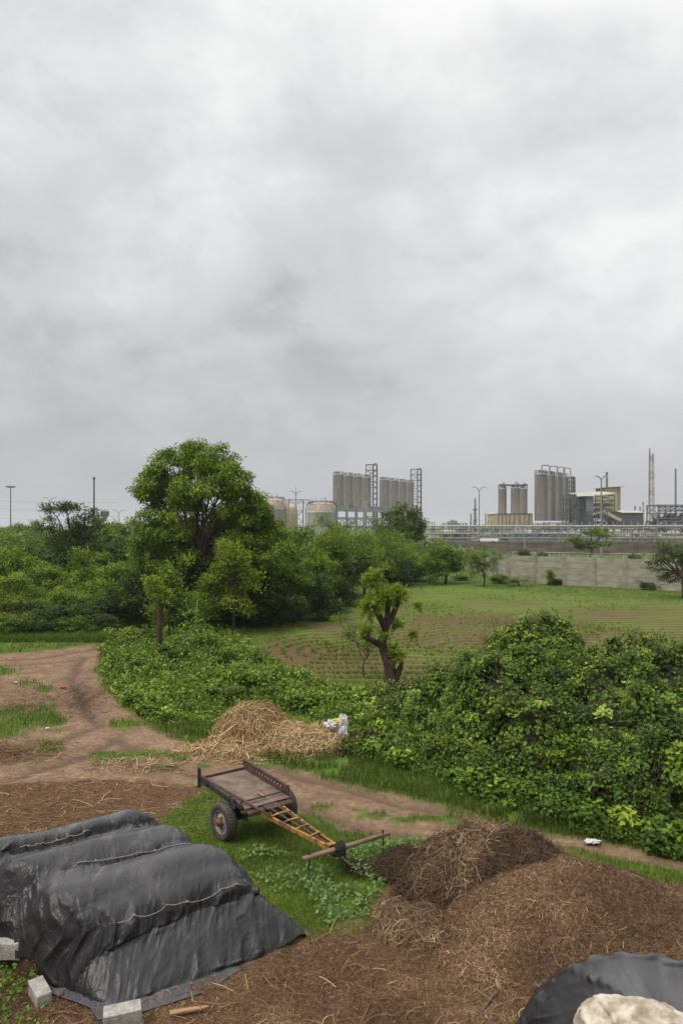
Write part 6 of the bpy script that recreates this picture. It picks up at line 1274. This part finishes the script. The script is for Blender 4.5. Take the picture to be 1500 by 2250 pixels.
# red and white mast, thin stacks
c = P(1430, 1165, 430); s_ = 430/FPX; t_ = empty('flare_mast', c, 'red and white guyed flare mast, tallest structure on the right', 'mast'); g = Geo(); lattice(g, -11*s_, 11*s_, -11*s_, 11*s_, 0, 55*s_, 5, .28, top=.45); lattice(g, -4.6*s_, 4.6*s_, -4.6*s_, 4.6*s_, 55*s_, 168*s_, 15, .24, top=.8, mi=0)
m_ = bpy.data.materials.new('red and white bands'); m_.use_nodes = True; tt_ = m_.node_tree; tcn = nd(tt_, 'ShaderNodeTexCoord'); sp_ = nd(tt_, 'ShaderNodeSeparateXYZ'); tt_.links.new(tcn.outputs['Object'], sp_.inputs[0]); st_ = mth(tt_, 'GREATER_THAN', mth(tt_, 'FRACT', mth(tt_, 'MULTIPLY', sp_.outputs[2], .11)), .5)
tt_.links.new(mix(tt_, st_, (.36, .19, .17), (.42, .40, .39)), tt_.nodes['Principled BSDF'].inputs['Base Color']); g.build('frame', m_, t_)
g = Geo(); g.tube([(-4*s_, 0, 0), (-4*s_, 0, 180*s_)], [.42, .34], 10); g.build('riser', GREYC, t_)
for px, yt, Y, w_, lb in ((1483, 1030, 380, .5, 'slim tall grey stack near the right edge'), (1394, 1112, 900, 1.1, 'tiny hazy stack left of the red and white mast'), (1405, 1113, 900, 1.0, 'second tiny hazy stack left of the mast'), (1412, 1103, 850, 1.1, 'banded hazy stack just left of the mast'), (1034, 1128, 900, 1., 'thin hazy distant stack left of the slim column'), (1066, 1128, 900, .9, 'thin hazy distant stack right of the double lamp')):
    g = Geo(); c = P(px, 0, Y); zt = CAMH-(yt-HOR)*Y/FPX; g.lathe([(w_, 0), (w_*.85, zt), (w_*.6, zt), (w_*.6, zt-1)], k=12); g.build('stack', m_ if 'banded' in lb else GREYC, label=lb, cat='stack').location = (c[0], c[1], 0)
c = P(1043, 1165, 300); s_ = 300/FPX; t_ = empty('distillation_column', c, 'slim silver column with a platform left of the double lamp', 'column'); g = Geo(); g.lathe([(3.2*s_, 0), (3.2*s_, 36*s_), (2.4*s_, 42*s_), (2.4*s_, 66*s_), (1.6*s_, 71*s_), (0, 72*s_)], k=18); g.build('shell', STEEL, t_, smooth=True); g = Geo(); g.lathe([(3*s_, 44*s_), (6*s_, 44*s_), (6*s_, 46*s_), (3*s_, 46*s_)], k=14); g.lathe([(3*s_, 22*s_), (5*s_, 22*s_), (5*s_, 23*s_), (3*s_, 23*s_)], k=14); g.build('platform', DSTEEL, t_)
# right pipe bridge
t_ = ltower(1432, 1560, 1110, 1165, 280, 3, 'dark steel pipe structure at the right edge under the slim stack', name='pipe_structure', dep=10, w_=.3, cat='steel structure', pipe=False, fl=False); s_ = 280/FPX; g = Geo()
for q in range(11): g.beam(((-60+q*12)*s_, -4.8, 0), ((-60+q*12)*s_, -4.8, 52*s_), .26)
for q in range(10):
    g.beam(((-60+q*12)*s_, -4.8, 52*s_), ((-48+q*12)*s_, -4.8, 42*s_), .2); g.beam(((-48+q*12)*s_, -4.8, 52*s_), ((-60+q*12)*s_, -4.8, 42*s_), .2)
for zz in (12, 18, 25, 42, 52): g.tube([(-62*s_, -5, zz*s_), (62*s_, -5, zz*s_)], .22, 6)
for q in range(60): x_ = rng.uniform(-60, 55)*s_; z_ = rng.uniform(8, 40)*s_; g.beam((x_, rng.uniform(-4, 4), z_-rng.uniform(1, 4)), (x_+rng.uniform(.4, 3), rng.uniform(-4, 4), z_), rng.uniform(.3, 1.2))
g.build('pipework', DSTEEL, t_)
# long pipe rack with its posts and lines
c = P(930, 0, 215); c[2] = 0; s_ = 215/FPX; t_ = empty('pipe_rack', c, 'long rack of pale pipes on many thin posts running along the factory front', 'pipe rack')
XE = 640*s_; g = None; xq = 0; q = 0
while xq < XE-1:
    g = Geo(); hgt = 5.7+(1155-[1150, 1146, 1152, 1144][q % 4]-0)*s_
    for yy in (0, 5.5): g.beam((xq, yy, 0), (xq, yy, hgt), .24)
    for zz in (1.2, 3.4, 5.2): g.beam((xq, 0, zz), (xq, 5.5, zz), .16)
    g.build('post', STEEL, t_); xq += rng.choice([1.7, 2.6, 2.9, 2.2]); q += 1
for k, (yy, zz, rr, mt) in enumerate(((-.2, 5.55, .20, PIPEM), (1.2, 5.5, .16, STEEL), (2.6, 5.6, .24, PIPEM), (4.4, 5.5, .15, STEEL), (-.2, 4.75, .12, DSTEEL), (0.0, 3.55, .17, PIPEM), (2.0, 3.6, .24, PIPEM), (4.0, 3.5, .12, STEEL), (-.2, 2.35, .15, PIPEM), (1.4, 1.35, .26, STEEL), (3.2, 1.4, .2, PIPEM), (5, 2.6, .1, DSTEEL))):
    g = Geo(); n_ = 30; X = np.linspace(-2, XE, n_); g.tube(np.stack([X, 0*X+yy, zz+.02*np.sin(X)], -1), rr, 6); g.build('pipe', mt, t_)
g = Geo()
for q in range(60): x_ = rng.uniform(0, XE-4); L_ = rng.uniform(1.5, 4); g.beam((x_, -.1, 1.2), (x_+L_, -.1, 3.5), .1); 
for q in range(14): x_ = rng.uniform(0, XE); g.tube([(x_, -.6, .2), (x_, -.6, 4.2), (x_+.5, -.6, 4.9), (x_+.5, 1, 5.4)], .13, 6)
g.build('braces', STEEL, t_)
# second row of plant behind the rack
t_ = empty('process_plant', tuple(P(930, 0, 255)*np.array((1, 1, 0))), 'jumble of vessels, low sheds and pipes just behind the long pipe rack', 'process plant'); s_ = 255/FPX; r_ = np.random.default_rng(8)
for k in range(100):
    x_ = r_.uniform(0, 600)*s_; kd = r_.integers(0, 4); g = Geo(); y_ = r_.uniform(0, 14); z0_ = 0
    if kd == 0: h = r_.uniform(2, 5.6); g.lathe([(.0, 0), (.8, 0), (.8, h), (.5, h+.5), (0, h+.6)], (x_, y_, 0), 12); mt = (STEEL, TANK, PIPEM)[k % 3]; nm = 'vessel'
    elif kd == 1: h = r_.uniform(1.5, 4); L_ = r_.uniform(2, 6); g.lathe([(0, 0), (.8, .3), (.8, L_), (0, L_+.3)], (x_, y_, h), 12, axis='x'); g.box(x_+.8, x_+1.1, y_-.5, y_+.5, 0, h); g.box(x_+L_-1, x_+L_-.7, y_-.5, y_+.5, 0, h); mt = (TANK, PIPEM)[k % 2]; nm = 'drum'
    elif kd == 2: h = r_.uniform(3.5, 7.5); w_ = r_.uniform(3, 8); lattice(g, x_, x_+w_, y_, y_+3, 0, h, 3, .2); mt = DSTEEL; nm = 'frame'
    else: h = r_.uniform(1.5, 3.0); w_ = r_.uniform(3, 9); g.box(x_, x_+w_, y_, y_+4, 0, h); g.box(x_-.2, x_+w_+.2, y_-.3, y_+4.3, h, h+.15); mt = (GREYC, FRAMEC, CREAM, GREYC)[k % 4]; nm = 'cabin'
    g.build(nm, mt, t_)
shed(1128, 1262, 1170, 1188, 235, 6, 'long low blue-grey shed seen through the pipe rack', GREYC, GREYC, .4)
g = Geo(); g.lathe([(0, 0), (1.0, .3), (1.0, 5), (0, 5.3)], (0, 0, 1.4), 16, axis='x'); g.box(.8, 1.1, -.6, .6, 0, 1.2); g.box(4, 4.3, -.6, .6, 0, 1.2); g.build('white_vessel', TANK, label='white horizontal vessel beside the double lamp behind the brick wall', cat='vessel').location = tuple(P(1050, 0, 205)*np.array((1, 1, 0)))
c = P(985, 1160, 1300); s_ = 1300/FPX; g = Geo()
for q, (x_, w_, h) in enumerate(((0, 7, 14), (8, 5, 18), (14, 6, 16), (21, 5, 10), (28, 14, 6), (45, 20, 5))): g.box(x_*s_, (x_+w_)*s_, q, 20+q, 0, h*s_)
g.build('distant_plant', GREYC, label='hazy blocks of a far away plant left of the slim column', cat='building').location = tuple(c)
# plain small objects in the middle distance
g = Geo(); g.box(-.35, .35, -.35, .35, 0, .75); g.box(-.4, .4, -.4, .4, .75, .82); g.build('meter_box', TANK, label='pale box on the bank right of the flat topped thorn tree', cat='box').location = tuple(P(1310, 1222, 140)*np.array((1, 1, 0))+(0, 0, 0))
# overhead wires on the left
g = Geo()
for (ya, yb2, Y0, Y1, xa, xb) in ((1088, 1104, 150, 200, -200, 260), (1108, 1118, 150, 200, -200, 260), (1128, 1140, 150, 200, -200, 260), (1178, 1176, 58, 62, 50, 330), (1170, 1168, 58, 62, 50, 330)):
    a_, b_ = P(xa, ya, Y0), P(xb, yb2, Y1); u = np.linspace(0, 1, 14)[:, None]; g.tube(a_+(b_-a_)*u-np.array((0, 0, 1.2))*(u*(1-u)*2), .018 if Y0 > 100 else .010, 3)
g.build('overhead_wires', DSTEEL, label='thin sagging overhead wires crossing the left skyline', cat='wires')
print('factory', time.time()-T0)
# air between here and the far plant
HZ = bpy.data.materials.new('haze'); HZ.use_nodes = True; hn = HZ.node_tree; hn.nodes.remove(hn.nodes['Principled BSDF']); vp = nd(hn, 'ShaderNodeVolumePrincipled'); vp.inputs['Density'].default_value = .00022; vp.inputs['Color'].default_value = (.97, .98, 1, 1); vp.inputs['Anisotropy'].default_value = .2
hn.links.new(vp.outputs[0], hn.nodes['Material Output'].inputs['Volume'])
USE_HAZE = True
if USE_HAZE: g = Geo(); g.box(-7000, 7000, -300, 6900, -1.3, 75); g.build('haze', HZ, label='thin pale haze', kind='stuff')
print('done', time.time()-T0)
